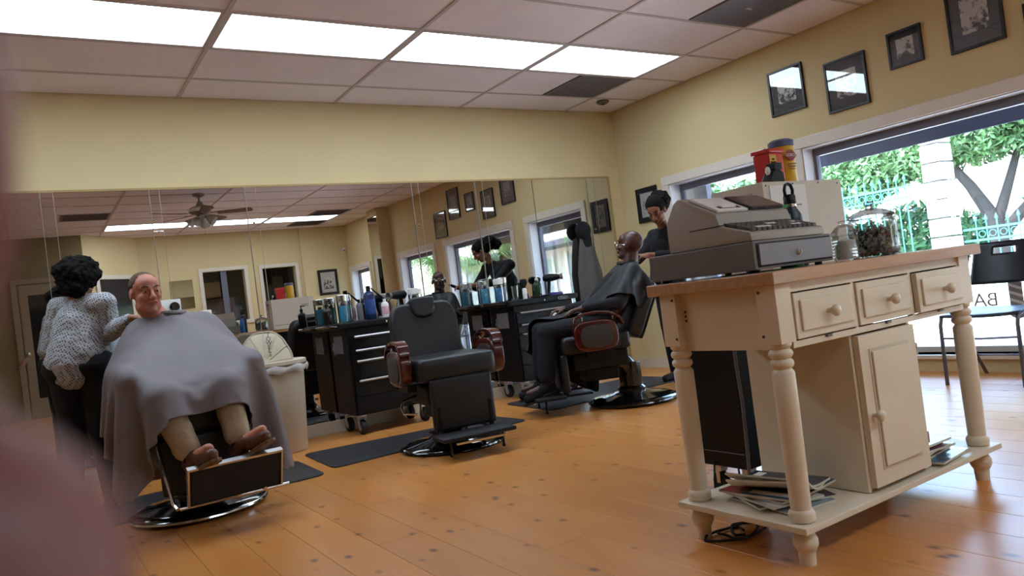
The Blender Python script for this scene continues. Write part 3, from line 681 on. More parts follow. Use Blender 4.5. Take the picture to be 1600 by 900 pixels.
# lid: scalloped half dome, standing up at the back
def lidshape(M, name='bin_lid'):
    vs = []; fs = []; na, nr = 48, 10
    for j in range(nr+1):
        t = j/nr
        for i in range(na+1):
            th = PI*i/na; sc = 1-.035*abs(math.sin(th*3.0*1.0+0))*0
            R = .185*(1+.035*abs(math.cos(th*3)))
            x = R*t*math.cos(th); z = R*1.25*t*math.sin(th); d = .045*(1-t*t)+.006*abs(math.cos(th*3))*t
            vs.append((x, -d, z))
    W_ = na+1
    for j in range(nr):
        for i in range(na): fs.append((j*W_+i, j*W_+i+1, (j+1)*W_+i+1, (j+1)*W_+i))
    g = G().add(vs, fs, M); o = mk(name, g, BIN, bn, True, auto=False)
    s_ = o.modifiers.new('thick', 'SOLIDIFY'); s_.thickness = .006
    for k in range(1, 6):
        th = PI*k/6; pts = []
        for q in range(2, 11):
            t = q/10; R = .185*(1+.035*abs(math.cos(th*3))); pts.append(M @ Vector((R*t*math.cos(th), -(.045*(1-t*t)+.006*t)-.002, R*1.25*t*math.sin(th))))
        mk('lid_rib', G().tube(pts, .0038, 6), BIN, o, True)
    e_ = [M @ Vector((.185*(1+.035*abs(math.cos(PI*i/40*3)))*math.cos(PI*i/40), -.006, .185*(1+.035*abs(math.cos(PI*i/40*3)))*1.25*math.sin(PI*i/40))) for i in range(41)]
    mk('lid_edge', G().tube(e_, .006, 6), BIN, o, True)
    return o
ML = T_(Vector((-.04, .10, .66))) @ RZ(-.15) @ RX(-.12)
lid = lidshape(ML)
mk('lid_flap', G().prism([(.19*math.cos(t*PI/20), -.02+.17*math.sin(t*PI/20)) for t in range(21)], .655, .663, 'z'), BIN, bn).location = (0, .02, 0)
for k, ch in enumerate('TOWELS'):
    text(ch, .042, INK, lid, ML @ T_(Vector((.035, -.052+abs(k-1)*.002, .20-k*.029))) @ RX(PI/2) @ RZ(-.12), 'handwritten_letter', .0006)

# ------------------------------------------------------------------ barber chairs
def barber_chair(name_label, loc, rz, style='burgundy', recline=.22, slide=0, sz=0):
    e = empty('barber_chair', loc, rz)      # faces local -Y
    if slide:
        first = len(bpy.data.objects)
    mk('chair_base', G().lathe([(0, 0), (.335, 0), (.345, .012), (.335, .028), (.29, .042), (.16, .06), (.13, .075), (0, .08)], 48), BLACKG, e, True)
    mk('base_trim', G().lathe([(.343, .006), (.349, .012), (.346, .02), (.338, .024)], 48), CHROME if style == 'chrome' else BLACKG, e, True)
    pc = mk('pump_column', G().lathe([(0, .07), (.105, .07), (.11, .10), (.09, .12), (.085, .30), (0, .30)], 28), BLACKG, e, True)
    if slide: mk('swing_arm', G().tube([(0, 0, .22), (0, -slide*.2, .30), (0, -slide*.7, .34), (0, -slide-.05, .38)], [.085, .08, .08, .08], 16), BLACKG, e, True)
    keepat = {o.name for o in bpy.data.objects if o.parent == e}
    mk('under_frame', G().box(-.20, .20, -.22, .2, .30, .43).box(-.12, .12, -.12, .14, .2, .3), BLACKM, e, bevel=.015)
    mk('seat', G().box(-.258, .258, -.30, .22, .425+sz*.7, .562+sz), BLACKV, e, True, bevel=.045, seg=4)
    for sx in (-1, 1): mk('seat_piping', G().tube([(sx*.252, -.27, .535+sz), (sx*.252, .19, .535+sz)], .006, 6), BLACKV, e, True)
    # leg panel
    mk('leg_panel', G().box(-.205, .205, -.315, -.265, .15, .43+sz), BLACKV, e, True, bevel=.018, seg=3)
    # back with rounded shoulders
    B = T_(Vector((0, .20, .53))) @ RX(-recline)
    w, h = .238, .445; poly = [(-w+.015, 0)]+[(-w, .05+t*.07) for t in range(5)]+[(-w+.012+.075*(1-math.cos(t*PI/12)), h-.075+.075*math.sin(t*PI/12)) for t in range(1, 7)]
    poly = poly+[(-x_, z_) for x_, z_ in reversed(poly)]
    bk = mk('backrest', G().prism(poly, -.0, .115, 'y', B), BLACKV, e, True, bevel=.03, seg=4)
    hp = [(-.09, h+.025), (-.085, h-.06), (-.06, h-.105), (0, h-.12), (.06, h-.105), (.085, h-.06), (.09, h+.025), (.05, h+.035), (-.05, h+.035)]
    hr = mk('headrest', G().prism(hp, -.022, .1, 'y', B), BLACKV, e, True, bevel=.02, seg=3)
    mk('headrest_post', G().rod(B @ Vector((0, .06, h-.1)), B @ Vector((0, .06, h+.03)), .012), CHROME, hr)
    mk('back_shell', G().prism([(x_*.96, z_*.97) for x_, z_ in poly], .112, .13, 'y', B), BLACKM, e, bevel=.006)
    if style == 'burgundy':
        for sx in (-1, 1):
            a = mk('armrest', G().ovalplate((sx*.315, -.06, .555), .165, .115, .075, 'x', 3.2), BURG, e, True, bevel=.014, seg=3)
            mk('arm_inset', G().ovalplate((sx*.356, -.06, .55), .118, .083, .006, 'x', 3.0), GREYV, a, True, bevel=.002)
            mk('arm_inset', G().ovalplate((sx*.276, -.06, .55), .118, .083, .006, 'x', 3.0), GREYV, a, True, bevel=.002)
            pts = [(sx*.315, -.215, .64), (sx*.315, -.20, .69), (sx*.315, -.14, .717), (sx*.315, -.04, .722), (sx*.315, .05, .708), (sx*.315, .12, .67), (sx*.315, .15, .62)]
            hr_ = G()
            for i in range(len(pts)-1):
                p, q = Vector(pts[i]), Vector(pts[i+1]); d = (q-p); L = d.length; an = math.atan2(d.z, d.y)
                hr_.box(-.036, .036, -.006, L+.006, -.011, .011, T_(p) @ RX(an))
            mk('arm_rail', hr_, BURG, a, True, bevel=.006)
            mk('arm_post', G().rod((sx*.315, -.15, .66), (sx*.315, -.15, .705), .009).rod((sx*.315, .08, .66), (sx*.315, .08, .69), .009), CHROME, a)
            mk('arm_bracket', G().box(min(sx*.24, sx*.30), max(sx*.24, sx*.30), -.14, .08, .40, .44), BLACKM, a)
    else:
        for sx in (-1, 1):
            a = mk('armrest', G().box(sx*.31-.035, sx*.31+.035, -.24, .16, .66, .70), BLACKV, e, True, bevel=.016, seg=3)
            mk('arm_post', G().tube([(sx*.31, -.2, .66), (sx*.31, -.22, .55), (sx*.30, -.12, .42), (sx*.24, -.05, .40)], .013, 10).tube([(sx*.31, .12, .66), (sx*.31, .12, .44), (sx*.24, .1, .40)], .013, 10), CHROME, a, True)
    mk('pump_lever', G().tube([(-.2, .02, .36), (-.30, .0, .34), (-.33, -.05, .30), (-.33, -.09, .27), (-.25, -.12, .255)], .008, 8), CHROME, e, True)
    if style == 'burgundy':
        f_ = mk('footrest', G().box(-.235, .235, -.54, -.31, .115, .14), BLACKR, e, bevel=.01)
        mk('footrest_trim', G().box(-.16, .16, -.548, -.535, .095, .11), CHROME, f_, bevel=.003)
        for x in (-.17, .17):
            mk('footrest_leg', G().rod((x, -.46, .115), (x, -.46, .03), .008).ell((x, -.46, .026), (.012, .012, .012), 8), BLACKM, f_)
            mk('footrest_arm', G().box(x-.015, x+.015, -.40, -.10, .12, .135).box(x-.01, x+.01, -.32, -.28, .12, .3), BLACKM, f_, bevel=.003)
    else:
        # tilted foot plate with chrome edge, its brown underside towards the viewer
        M = T_(Vector((.06, -.50, .135))) @ RZ(.03) @ RX(math.radians(180-62))
        M = T_(Vector((.085, -.53, .13))) @ RZ(.05) @ RX(math.radians(112))
        f_ = mk('footrest', G().box(-.215, .215, 0, .19, -.012, .0, M), mat('dark_brown_underside', '33241f', .5, var=.06), e, bevel=.003)
        mk('footrest_trim', G().box(-.222, .222, .186, .198, -.02, .012, M).box(-.222, -.213, -.004, .19, -.02, .012, M).box(.213, .222, -.004, .19, -.02, .012, M).box(-.222, .222, -.008, .0, -.02, .006, M), ALU, f_, bevel=.002)
        mk('footrest_tread', G().box(-.205, .205, .006, .184, .0, .008, M), BLACKR, f_)
        for x in (-.20, .20):
            mk('footrest_bar', G().tube([(x, -.28, .40), (x+.0, -.40, .27), (x+.01, -.50, .15), (x+.02, -.54, .13)], .010, 8), CHROME, f_, True)
        mk('footrest_hinge', G().rod((-.17, -.525, .125), (.34, -.525, .125), .009), CHROME, f_, True)
    if slide:
        for o in bpy.data.objects:
            if o.parent == e and o.name not in keepat: o.location.y -= slide
    return tag(e, name_label, 'barber chair', 'black barber chairs')
ch1 = barber_chair('barber chair holding the man in the grey cape, chrome edged foot plate', (.68, 4.36, .009), 0, 'chrome', .30)
ch2 = barber_chair('empty black barber chair with burgundy arms in the middle of the room', (2.27, 4.44, .0), -.15, sz=.042)
ch3 = barber_chair('barber chair turned sideways under the black caped man', (3.85, 4.42, .009), -2.007, recline=.44, slide=.25)

# ------------------------------------------------------------------ cream island counter
ic = tag(empty('kitchen_island', (0, 0, 0)), 'cream painted island counter with butcher block top, drawers and turned legs', 'counter')
cx0, cx1, cy0, cy1 = 1.87, 3.02, 1.46, 1.94
mk('worktop', G().box(1.845, 3.085, 1.435, 1.975, .855, .895), WOODT, ic, bevel=.004)
LEGP = [(.030, .10), (.038, .105), (.040, .125), (.036, .135), (.031, .14), (.033, .30), (.0345, .45), (.0345, .555), (.030, .562), (.026, .568), (.034, .575), (.036, .583), (.034, .592), (.027, .598), (.034, .605), (.037, .614), (.034, .622), (.027, .628), (.034, .635), (.036, .643), (.032, .651), (.032, .66)]
FOOTP = [(.0, 0), (.024, .0), (.026, .03), (.026, .04), (.032, .048), (.038, .062), (.038, .078), (.031, .092), (.028, .10), (.034, .104), (.034, .112)]
for (x, y) in ((1.905, 1.49), (1.905, 1.905), (2.985, 1.49), (2.985, 1.905)):
    l_ = mk('leg', G().lathe(LEGP, 24, c=(x, y, .03)), CREAM, ic, True)
    mk('leg_block', G().box(x-.036, x+.036, y-.036, y+.036, .64+.035, .855), CREAM, l_, bevel=.002)
    mk('foot', G().lathe(FOOTP, 24, c=(x, y, 0)), CREAM, l_, True)
mk('apron', G().box(1.90, 1.92, 1.52, 1.90, .655, .855).box(2.97, 2.99, 1.52, 1.90, .655, .855).box(1.93, 2.96, 1.90, 1.92, .655, .855), CREAM, ic, bevel=.002)
fr = G().box(1.935, 2.955, 1.462, 1.482, .825, .855).box(1.935, 2.955, 1.462, 1.482, .655, .675)
for x in (1.935, 2.262, 2.605, 2.94): fr.box(x, x+.016, 1.462, 1.482, .675, .825)
mk('face_frame', fr, CREAM, ic, bevel=.001)
for k, (a, b_) in enumerate(((1.953, 2.260), (2.281, 2.602), (2.625, 2.938))):
    dy = -.012 if k == 2 else 0
    d = mk('drawer', G().box(a, b_, 1.455+dy, 1.475+dy, .68, .82), CREAM, ic, bevel=.002)
    mk('drawer_panel', G().box(a+.022, b_-.022, 1.447+dy, 1.456+dy, .702, .798), CREAM, d, bevel=.006, seg=2)
    mk('drawer_gap', G().box(a-.002, b_+.002, 1.4755, 1.478, .677, .823), INK, d)
    cxx = (a+b_)/2
    mk('knob', G().lathe([(.0, .040), (.008, .0392), (.0145, .036), (.0185, .030), (.0185, .024), (.015, .018), (.009, .013), (.0075, .0), (0, 0)], 20, T_(Vector((cxx, 1.447+dy, .75))) @ RX(PI/2)), CREAM, d, True)
    mk('drawer_catch', G().box(cxx-.012, cxx+.012, 1.452, 1.462, .668, .676), GREYD, d)
cb = mk('cupboard', G().box(2.235, 2.252, 1.475, 1.90, .135, .655).box(2.578, 2.595, 1.475, 1.90, .135, .655).box(2.252, 2.578, 1.885, 1.90, .135, .655).box(2.252, 2.578, 1.49, 1.885, .135, .15), CREAM, ic, bevel=.001)
dr_ = mk('cupboard_door', G().box(2.249, 2.581, 1.452, 1.474, .15, .648), CREAM, ic, bevel=.002)
mk('door_panel_groove', G().box(2.297, 2.533, 1.4500, 1.4525, .20, .60), mat('cream_shadow_groove', 'c9b79d', .5), dr_)
mk('door_panel', G().box(2.307, 2.523, 1.443, 1.4505, .21, .59), CREAM, dr_, bevel=.006)
mk('knob', G().lathe([(.0, .040), (.008, .0392), (.0145, .036), (.0185, .030), (.0185, .024), (.015, .018), (.009, .013), (.0075, .0), (0, 0)], 20, T_(Vector((2.277, 1.452, .385))) @ RX(PI/2)), CREAM, dr_, True)
for z in (.25, .56): mk('hinge', G().rod((2.585, 1.455, z-.02), (2.585, 1.455, z+.02), .005), ALU, dr_)
mk('lower_shelf', G().box(1.845, 3.045, 1.435, 1.955, .112, .132), CREAM, ic, bevel=.003)
g = G()
for (y, z) in ((1.515, .835), (1.515, .70), (1.545, .79), (1.545, .775), (1.545, .76), (1.88, .835), (1.88, .70), (1.855, .79), (1.855, .775), (1.855, .76)):
    x = 1.8685 if y in (1.515, 1.88) else 1.8995
    g.rod((x+.002, min(y, 1.93) if y > 1.6 else max(y, 1.47)-.0, z), (x-.002, y, z), .0045, n=10)
o = mk('screw_hole', g, mat('dark_screw', '3a2a20', .5), ic)

# magazines
MAGC = ['8a9aa0', '4a3a44', 'c9c2b8', '9a4a3e', '3f5a6e', 'b0a48e', '2d3540', 'c7b9a0', '7d5560', '556b4a']
def magazine(x, y, z, rz, k, w=.2, h=.27, t=.006, lab='', grp='', curl=0):
    e = empty('magazine', (x, y, z), rz)
    cm = mat('magazine_cover_%d' % (k % 10), MAGC[k % 10], .25, var=.5, nscale=9)
    n = 10; vs = []; fs = []
    for s_ in (0, 1):
        for i in range(n+1):
            u = -w/2+w*i/n; zz = curl*max(0, -u/w+.1)**2
            for yy in (-h/2, h/2): vs.append((u, yy, zz+s_*t))
    W2 = (n+1)*2
    for i in range(n):
        a = i*2; fs += [(a, a+1, a+3, a+2), (W2+a, W2+a+2, W2+a+3, W2+a+1), (a, a+2, W2+a+2, W2+a), (a+1, W2+a+1, W2+a+3, a+3)]
    fs += [(0, W2, W2+1, 1), (n*2, n*2+1, W2+n*2+1, W2+n*2)]
    pg_ = mk('pages', G().add(vs, fs), mat('magazine_pages', 'cfc6b6', .8, var=.1, nscale=90, stretch=(1, 1, 60)), e)
    vs2 = [(p[0], p[1], p[2]+.0008) for p in vs[W2:]]
    fs2 = [(i*2, i*2+2, i*2+3, i*2+1) for i in range(n)]
    mk('cover', G().add(vs2, fs2), cm, e)
    if k % 2 == 0: mk('cover_title', G().box(-w*.4, w*.4, h*.3, h*.42, t+.001+curl*.0, t+.0014), mat('title_white', 'ddd6ce', .4), e)
    return tag(e, lab, 'magazine', grp)
rr = random.Random(3); z = .1335
LPOS = ['lowest', 'second from the bottom', 'third from the bottom', 'fourth from the bottom', 'fifth from the bottom', 'sixth from the bottom', 'topmost']
for k in range(7):
    magazine(2.045+rr.uniform(-.02, .03), 1.66+rr.uniform(-.05, .05), z, rr.uniform(-.5, .5)+(1.57 if k % 3 == 1 else 0), k, lab='magazine in the loose pile under the register end of the island, '+LPOS[k], grp='magazines in the left pile', curl=.12 if k in (5, 6) else .0); z += .0085
z = .1335
LP2 = LPOS[:6]+['seventh from the bottom', 'topmost']
for k in range(8):
    magazine(2.74-(.02 if k > 0 else -.04)+rr.uniform(-.012, .012)-(.03 if k > 2 else 0), 1.60+rr.uniform(-.02, .02)+(.0 if k < 2 else .03), z, rr.uniform(-.15, .15), k+3, w=.2 if k else .24, t=.007, lab='magazine in the neat pile right of the cupboard, '+LP2[k], grp='magazines in the right pile'); z += .0088

# black cart behind the island
bc = tag(empty('rolling_cart', (0, 0, 0)), 'black cabinet on castors behind the island, white box on top', 'cart')
mk('cart_body', G().box(2.30, 3.25, 2.02, 2.27, .125, .845), BLACKM, bc, bevel=.006)
mk('cart_side_seam', G().box(2.297, 2.30, 2.03, 2.26, .185, .188), GREYD, bc)
mk('cart_top', G().box(2.28, 3.27, 2.0, 2.29, .845, .878), WOODT, bc, bevel=.004)
for x in (2.36, 3.18):
    for y in (2.07, 2.22):
        c = mk('caster', G().lathe([(.0, -.014), (.036, -.014), (.042, -.008), (.042, .008), (.036, .014), (0, .014)], 18, T_(Vector((x, y, .042))) @ RY(PI/2)), BLACKR, bc, True)
        mk('caster_fork', G().box(x-.02, x+.02, y-.02, y+.02, .09, .126).box(x-.02, x-.016, y-.01, y+.01, .04, .09).box(x+.016, x+.02, y-.01, y+.01, .04, .09), ALU, c)
tag(mk('grey_cable', G().tube([(2.27, 1.985, .80), (2.262, 1.98, .55), (2.275, 1.985, .40), (2.268, 1.985, .2), (2.262, 1.99, .06), (2.22, 2.02, .008)], .007, 8), mat('grey_cable_sheath', '6a6468', .5), None, True), 'grey cable hanging down beside the black cart', 'cable')
for k, (p, lb) in enumerate((([(2.31, 2.2, .16), (2.24, 2.15, .06), (2.20, 2.1, .006), (2.1, 2.04, .006)], 'thin black wire from under the black cart, nearest its castor'), ([(2.31, 2.08, .16), (2.27, 2.04, .05), (2.24, 2.0, .006), (2.16, 1.9, .006)], 'thin black wire hanging in front of the cart edge'))):
    tag(mk('black_wire', G().tube(p, .004, 6), BLACKR, None, True), lb, 'wire')
cp = [(1.93+.09*math.cos(t*.5)+.02*math.sin(t*1.1)+t*.004, 1.83+.06*math.sin(t*.5), .006+.0015*(t % 5)) for t in range(34)]
tag(mk('coiled_cord', G().tube(cp, .0045, 6), BLACKR, None, True), 'black cord coiled on the floor under the island', 'cord')

# cash register
rg = tag(empty('cash_register', (0, 0, 0)), 'grey beige electronic cash register on the island counter', 'cash register')
CZ0 = .905
mk('drawer_case', G().box(1.885, 2.285, 1.525, 1.985, CZ0, CZ0+.09), GREYD, rg, bevel=.004)
df = mk('cash_drawer', G().box(1.905, 2.268, 1.517, 1.526, CZ0+.012, CZ0+.078), GREYF, rg, bevel=.002)
mk('drawer_gap', G().box(1.899, 2.274, 1.5232, 1.5248, CZ0+.007, CZ0+.083), INK, df)
mk('drawer_lock', G().lathe([(.0, .009), (.006, .009), (.0105, .004), (.0105, 0), (0, 0)], 18, T_(Vector((2.092, 1.517, CZ0+.042))) @ RX(PI/2)), CHROME, df, True)
mk('keyhole', G().cb((2.092, 1.5072, CZ0+.042), (.002, .001, .009)), INK, df)
for (x, y) in ((1.92, 1.56), (2.25, 1.56), (1.92, 1.95), (2.25, 1.95)): mk('rubber_foot', G().rod((x, y, .8955), (x, y, CZ0), .012, n=12), BLACKR, rg)
prof = [(1.53, CZ0+.091), (1.535, CZ0+.118), (1.60, CZ0+.137), (1.65, CZ0+.151), (1.662, CZ0+.195), (1.79, CZ0+.258), (1.80, CZ0+.266), (1.82, CZ0+.270), (1.842, CZ0+.258), (1.885, CZ0+.195), (1.885, CZ0+.091)]
mk('register_body', G().prism(prof, 1.893, 2.265, 'x'), GREYP, rg, True, bevel=.006)
mk('body_seam', G().box(1.8915, 1.8945, 1.62, 1.78, CZ0+.153, CZ0+.156), INK, rg)
def onslope(x, t, up=0):       # keyboard slope from y 1.54 to 1.70
    y = 1.54+t*.125; z = CZ0+.12+t*.036+up; return (x, y, z)
k0 = None; KEYD = mat('dark_key', '55504e', .5, var=0); KEYW = mat('white_key', 'e6e2de', .4, var=0)
for r in range(6):
    for c in range(13):
        x = 1.925+c*.0255; p = onslope(x, .08+r*.155, .004)
        wh = (r == 1 and c in (2, 3, 4, 9, 10)) or (r == 3 and c in (6, 7, 11))
        key = 'w' if wh else 'd'
        if key not in cache: cache[key] = mk('key', G().cb((0, 0, 0), (.019, .015, .012)), KEYW if wh else KEYD, rg, bevel=.002); o = cache[key]
        else: o = inst(cache[key], parent=rg)
        o.location = p; o.rotation_euler = (.28, 0, 0)
M = T_(Vector((2.16, 1.725, CZ0+.228))) @ RX(.46)
mk('display_cover', G().box(-.085, .09, -.06, .06, 0, .014, M), mat('smoked_plastic', '2a2a30', .15, coat=.5, var=0), rg, bevel=.004)
M = T_(Vector((1.985, 1.708, CZ0+.219))) @ RX(.46)
pcv = mk('printer_cover', G().box(-.075, .075, -.045, .085, 0, .010, M), WHITEP, rg, bevel=.003)
mk('paper_slot', G().box(-.05, .055, -.03, -.013, .0103, .0113, M), INK, pcv); mk('receipt_paper', G().box(-.035, .03, -.029, -.008, .0115, .014, M), KEYW, pcv)
tag(mk('paper_notice', G().box(1.90, 2.05, 1.8865, 1.888, CZ0+.10, CZ0+.19), WHITEP), 'white notice taped to the back of the register, seen in the mirror', 'paper')
t_ = text('1904', .035, INK, bpy.data.objects['paper_notice'], T_(Vector((1.97, 1.8885, CZ0+.15))) @ RZ(PI) @ RX(PI/2), 'lettering')
# small things around the register
e = tag(empty('water_bottle', (2.395, 1.745, .895)), 'dark navy steel water bottle with black loop cap behind the register', 'bottle')
mk('bottle_body', G().lathe([(0, 0), (.036, 0), (.038, .006), (.038, .17), (.033, .195), (.021, .215), (.019, .225), (0, .225)], 28), mat('navy_enamel', '222a38', .35), e, True)
mk('steel_collar', G().lathe([(.0205, .222), (.0215, .224), (.0215, .232), (.0205, .234)], 24), CHROME, e, True)
mk('bottle_cap', G().lathe([(0, .232), (.022, .232), (.022, .262), (.018, .268), (0, .268)], 24), BLACKM, e, True)
mk('cap_loop', G().tube([(-.021, 0, .262), (-.024, 0, .285), (-.016, 0, .303), (0, 0, .308), (.016, 0, .303), (.024, 0, .285), (.021, 0, .262)], .006, 8), BLACKM, e, True)
pump_bottle((2.30, 1.70, .895), mat('bright_green_gel', '1f7a3a', .3, var=0), 'small green pump bottle behind the register keyboard', 1.15, MATS['bright_green_gel'], PI)
tag(mk('can', G().lathe([(0, 0), (.026, 0), (.028, .004), (.028, .15), (.022, .165), (.022, .19), (0, .19)], 20, c=(2.335, 1.90, .895)), mat('blue_can', '2f6db3', .25, var=.2), None, True), 'slim blue spray can behind the register, seen in the mirror', 'can')
tag(mk('green_papers', G().box(1.92, 2.16, 1.54, 1.7, .8955, .8985), mat('green_slip', '3d6b4a', .6)), 'green slip of paper under the register drawer', 'paper')
tag(mk('white_eraser', G().cb((1.93, 2.0-.045, .902), (.03, .03, .012)), WHITEP, None, bevel=.003), 'small white block on the counter corner behind the register', 'block')
# white box on the cart
wb = tag(empty('white_box', (0, 0, 0)), 'large off white box with papers taped on, between the register and windows', 'box')
mk('box_body', G().box(2.62, 3.17, 2.03, 2.31, .879, 1.262), mat('off_white_card', 'cfc5b8', .6, var=.03), wb, bevel=.004)
mk('taped_paper', G().box(2.66, 2.90, 2.026, 2.0295, .93, 1.245), WHITEP, wb)
mk('paper_line', G().box(2.72, 2.86, 2.0252, 2.026, 1.155, 1.16).box(2.70, 2.84, 2.0252, 2.026, 1.12, 1.124).box(2.72, 2.86, 2.0252, 2.026, 1.06, 1.064), GREYD, wb)
mk('side_sticker', G().box(2.6165, 2.6195, 2.08, 2.20, 1.14, 1.225), mat('printed_sticker', 'b5a3a0', .6, var=.3, nscale=50), wb)
mk('sticker_header', G().box(2.6158, 2.6166, 2.085, 2.195, 1.195, 1.215), mat('sticker_blue', '5a5a78', .5), wb)
mk('box_seam', G().box(2.6165, 2.6195, 2.04, 2.30, 1.09, 1.094), GREYD, wb)
mk('box_vent', G().box(3.0, 3.1, 2.3105, 2.313, 1.16, 1.166).box(3.0, 3.1, 2.3105, 2.313, 1.14, 1.146).box(2.64, 3.14, 2.3105, 2.313, .93, .934), INK, wb)
g = G()
for (x, z) in ((2.64, 1.245), (2.82, 1.25), (3.0, 1.25), (3.14, 1.245)): g.ell((x, 2.029, z), (.004, .002, .004), 8)
mk('push_pin', g, INK, wb)
# red sharps container and yellow wipes tub
sh = tag(empty('sharps_container', (2.80, 2.12, 1.262), .05), 'red sharps container with yellow label on the white box', 'container')
REDP = mat('red_plastic', 'c8302a', .3, var=.03)
mk('container_body', G().prism([(-.05, -.04), (.05, -.04), (.055, .04), (-.055, .04)], 0, .135, 'z'), REDP, sh, bevel=.006)
mk('container_lid', G().prism([(-.056, -.046), (.056, -.046), (.061, .046), (-.061, .046)], .135, .152, 'z'), REDP, sh, bevel=.004)
YEL = mat('yellow_label', 'd0a030', .5, var=.03)
lb_ = mk('yellow_label', G().box(-.052, -.004, -.0425, -.0405, .02, .125), YEL, sh)
for k, t_ in enumerate(('USE', 'SHARPS', 'DISPOSAL')): text(t_, .011, INK, lb_, T_(Vector((-.028, -.0432, .105-k*.013))) @ RX(PI/2))
cx = tag(empty('wipes_tub', (2.925, 2.14, 1.262)), 'tall yellow wipes tub with blue lid on the white box', 'tub')
mk('tub_body', G().lathe([(0, 0), (.052, 0), (.054, .005), (.052, .17), (0, .17)], 32), mat('yellow_orange_tub', 'd9a92e', .3, var=.12, nscale=5), cx, True)
mk('tub_lid', G().lathe([(.054, .17), (.056, .172), (.056, .195), (.04, .205), (0, .205)], 32), mat('blue_grey_lid', '5a6488', .35), cx, True)
M = T_(Vector((-.012, -.0535, .125))) @ RX(PI/2)
dm = mk('red_emblem', G().prism([(-.042, 0), (-.01, .024), (.012, .024), (.042, 0), (.01, -.024), (-.012, -.024)], -.001, .001, 'z', M), mat('emblem_red', '8e2a2a', .4), cx)
text('CLOROX', .019, WHITEP, dm, M @ T_(Vector((0, 0, .0012))))
g = G()
for k, (a, b_) in enumerate(((-.035, .03), (-.03, .025), (-.02, .02))): g.box(a-.012, b_-.012, -.0552, -.054, .085-k*.012, .090-k*.012)
mk('tub_small_print', g, mat('small_print_brown', '7a4a1a', .6), cx)
dk = tag(empty('tape_dispenser', (2.74, 2.07, 1.262)), 'black wedge shaped dispenser in front of the red container', 'dispenser')
mk('dispenser_body', G().prism([(-.05, 0), (.055, 0), (.055, .04), (.03, .055), (-.01, .05)], -.025, .025, 'y'), BLACKM, dk, bevel=.005)
mk('dispenser_top', G().box(.0, .05, -.022, .022, .055, .085), BLACKM, dk, bevel=.003); mk('tissue', G().ell((-.02, 0, .052), (.012, .012, .02), 8), WHITEP, dk)
# glass jars on the island
sj = tag(empty('crystal_jar', (2.415, 1.56, .895)), 'small cut glass jar with lid right of the register', 'jar')
prof = [(0, 0), (.038, 0), (.043, .01), (.043, .085), (.038, .095), (.038, .10)]
mk('jar_wall', G().lathe([(.038, 0)]+[(.043+(.0015 if k % 2 else -.001), .008+k*.0055) for k in range(14)]+[(.037, .09), (.035, .088), (.037, .01)], 12), JARG, sj, False)
mk('jar_lid', G().lathe([(.044, .088), (.048, .094), (.044, .10), (.028, .118), (.012, .128), (.016, .138), (0, .142)], 12), JARG, sj, False)
mk('cotton_swab', G().lathe([(0, .006), (.03, .006), (.031, .07), (0, .078)], 14), mat('white_cotton', 'd8d6d2', .9, var=.1, nscale=90, bump=.5), sj, True)
lj = tag(empty('candy_jar', (2.655, 1.60, .895)), 'large round glass jar filled with wrapped sweets', 'jar')
lp = [(r_*.86, z_*1.12) for r_, z_ in [(.0, 0), (.085, 0), (.098, .012), (.10, .03), (.10, .105), (.094, .122), (.084, .13), (.080, .13), (.09, .12), (.096, .104), (.096, .03), (.094, .014), (.082, .005)]]
mk('jar_wall', G().lathe(lp, 40), JARG, lj, True)
mk('jar_lid', G().lathe([(r_*.86, z_*1.12) for r_, z_ in [(.094, .128), (.098, .132), (.094, .138), (.07, .15), (.04, .158), (.014, .162), (.012, .168), (.022, .176), (.02, .184), (0, .186)]], 40), glassmat('thick_lid_glass', (.85, .88, .9), .8, .16), lj, True)
cc = [mat('sweet_%d' % k, c, .35, var=.3, nscale=40) for k, c in enumerate(('6a2430', 'b9b0ac', '2a1c24', '7a4038', '45222e', '8f8790', '1e1c25'))]
cands = [mk('wrapped_sweet', G().ell((0, 0, 0), (.011, .007, .0065), 8).prism([(-.02, -.006), (-.011, 0), (-.02, .006)], -.001, .001, 'z').prism([(.02, -.006), (.011, 0), (.02, .006)], -.001, .001, 'z'), m_, lj) for m_ in cc]
cnt = 0; rs = random.Random(11)
for L in range(9):
    for q in range(30):
        a = rs.random()*2*PI; r = .07*math.sqrt(rs.uniform(.35 if L < 8 else 0, 1)); k = rs.randrange(7)
        p = (r*math.cos(a), r*math.sin(a), .014+L*.0105+rs.uniform(-.002, .002))
        if cnt < 7: o = cands[cnt]
        else: o = inst(cands[k], parent=lj)
        o.location = p; o.rotation_euler = (rs.uniform(0, 6), rs.uniform(0, 6), rs.uniform(0, 6)); cnt += 1
mk('scoop', G().rod((-.03, -.03, .10), (-.085, -.05, .128), .0025), CHROME, lj)

# folding chair by the window
fc = tag(empty('folding_chair', (5.10, 2.36, 0), -PI/2), 'black plastic folding chair with grey metal legs by the window', 'chair')   # faces local -Y => world -X
NAVP = mat('dark_navy_plastic', '1d2230', .35, var=.04)
TUBE = mat('grey_tube', '6b6a74', .35, .7, var=.02)
vs = []; fs = []
def shell(name, nx, ny, fn, m, parent, th=.012):
    vs = [fn(i/nx, j/ny) for j in range(ny+1) for i in range(nx+1)]; W_ = nx+1
    fs = [(j*W_+i, j*W_+i+1, (j+1)*W_+i+1, (j+1)*W_+i) for j in range(ny) for i in range(nx)]
    o = mk(name, G().add(vs, fs), m, parent, True, auto=False); s_ = o.modifiers.new('thick', 'SOLIDIFY'); s_.thickness = th; return o
shell('seat', 10, 10, lambda u, v: ((u-.5)*.44*(1-.1*(v > .85)), -.20+v*.40, .455-.02*math.sin(v*PI)-.02*max(0, .15-v)/.15+.01*(2*u-1)**2), NAVP, fc)
vsb = []; 
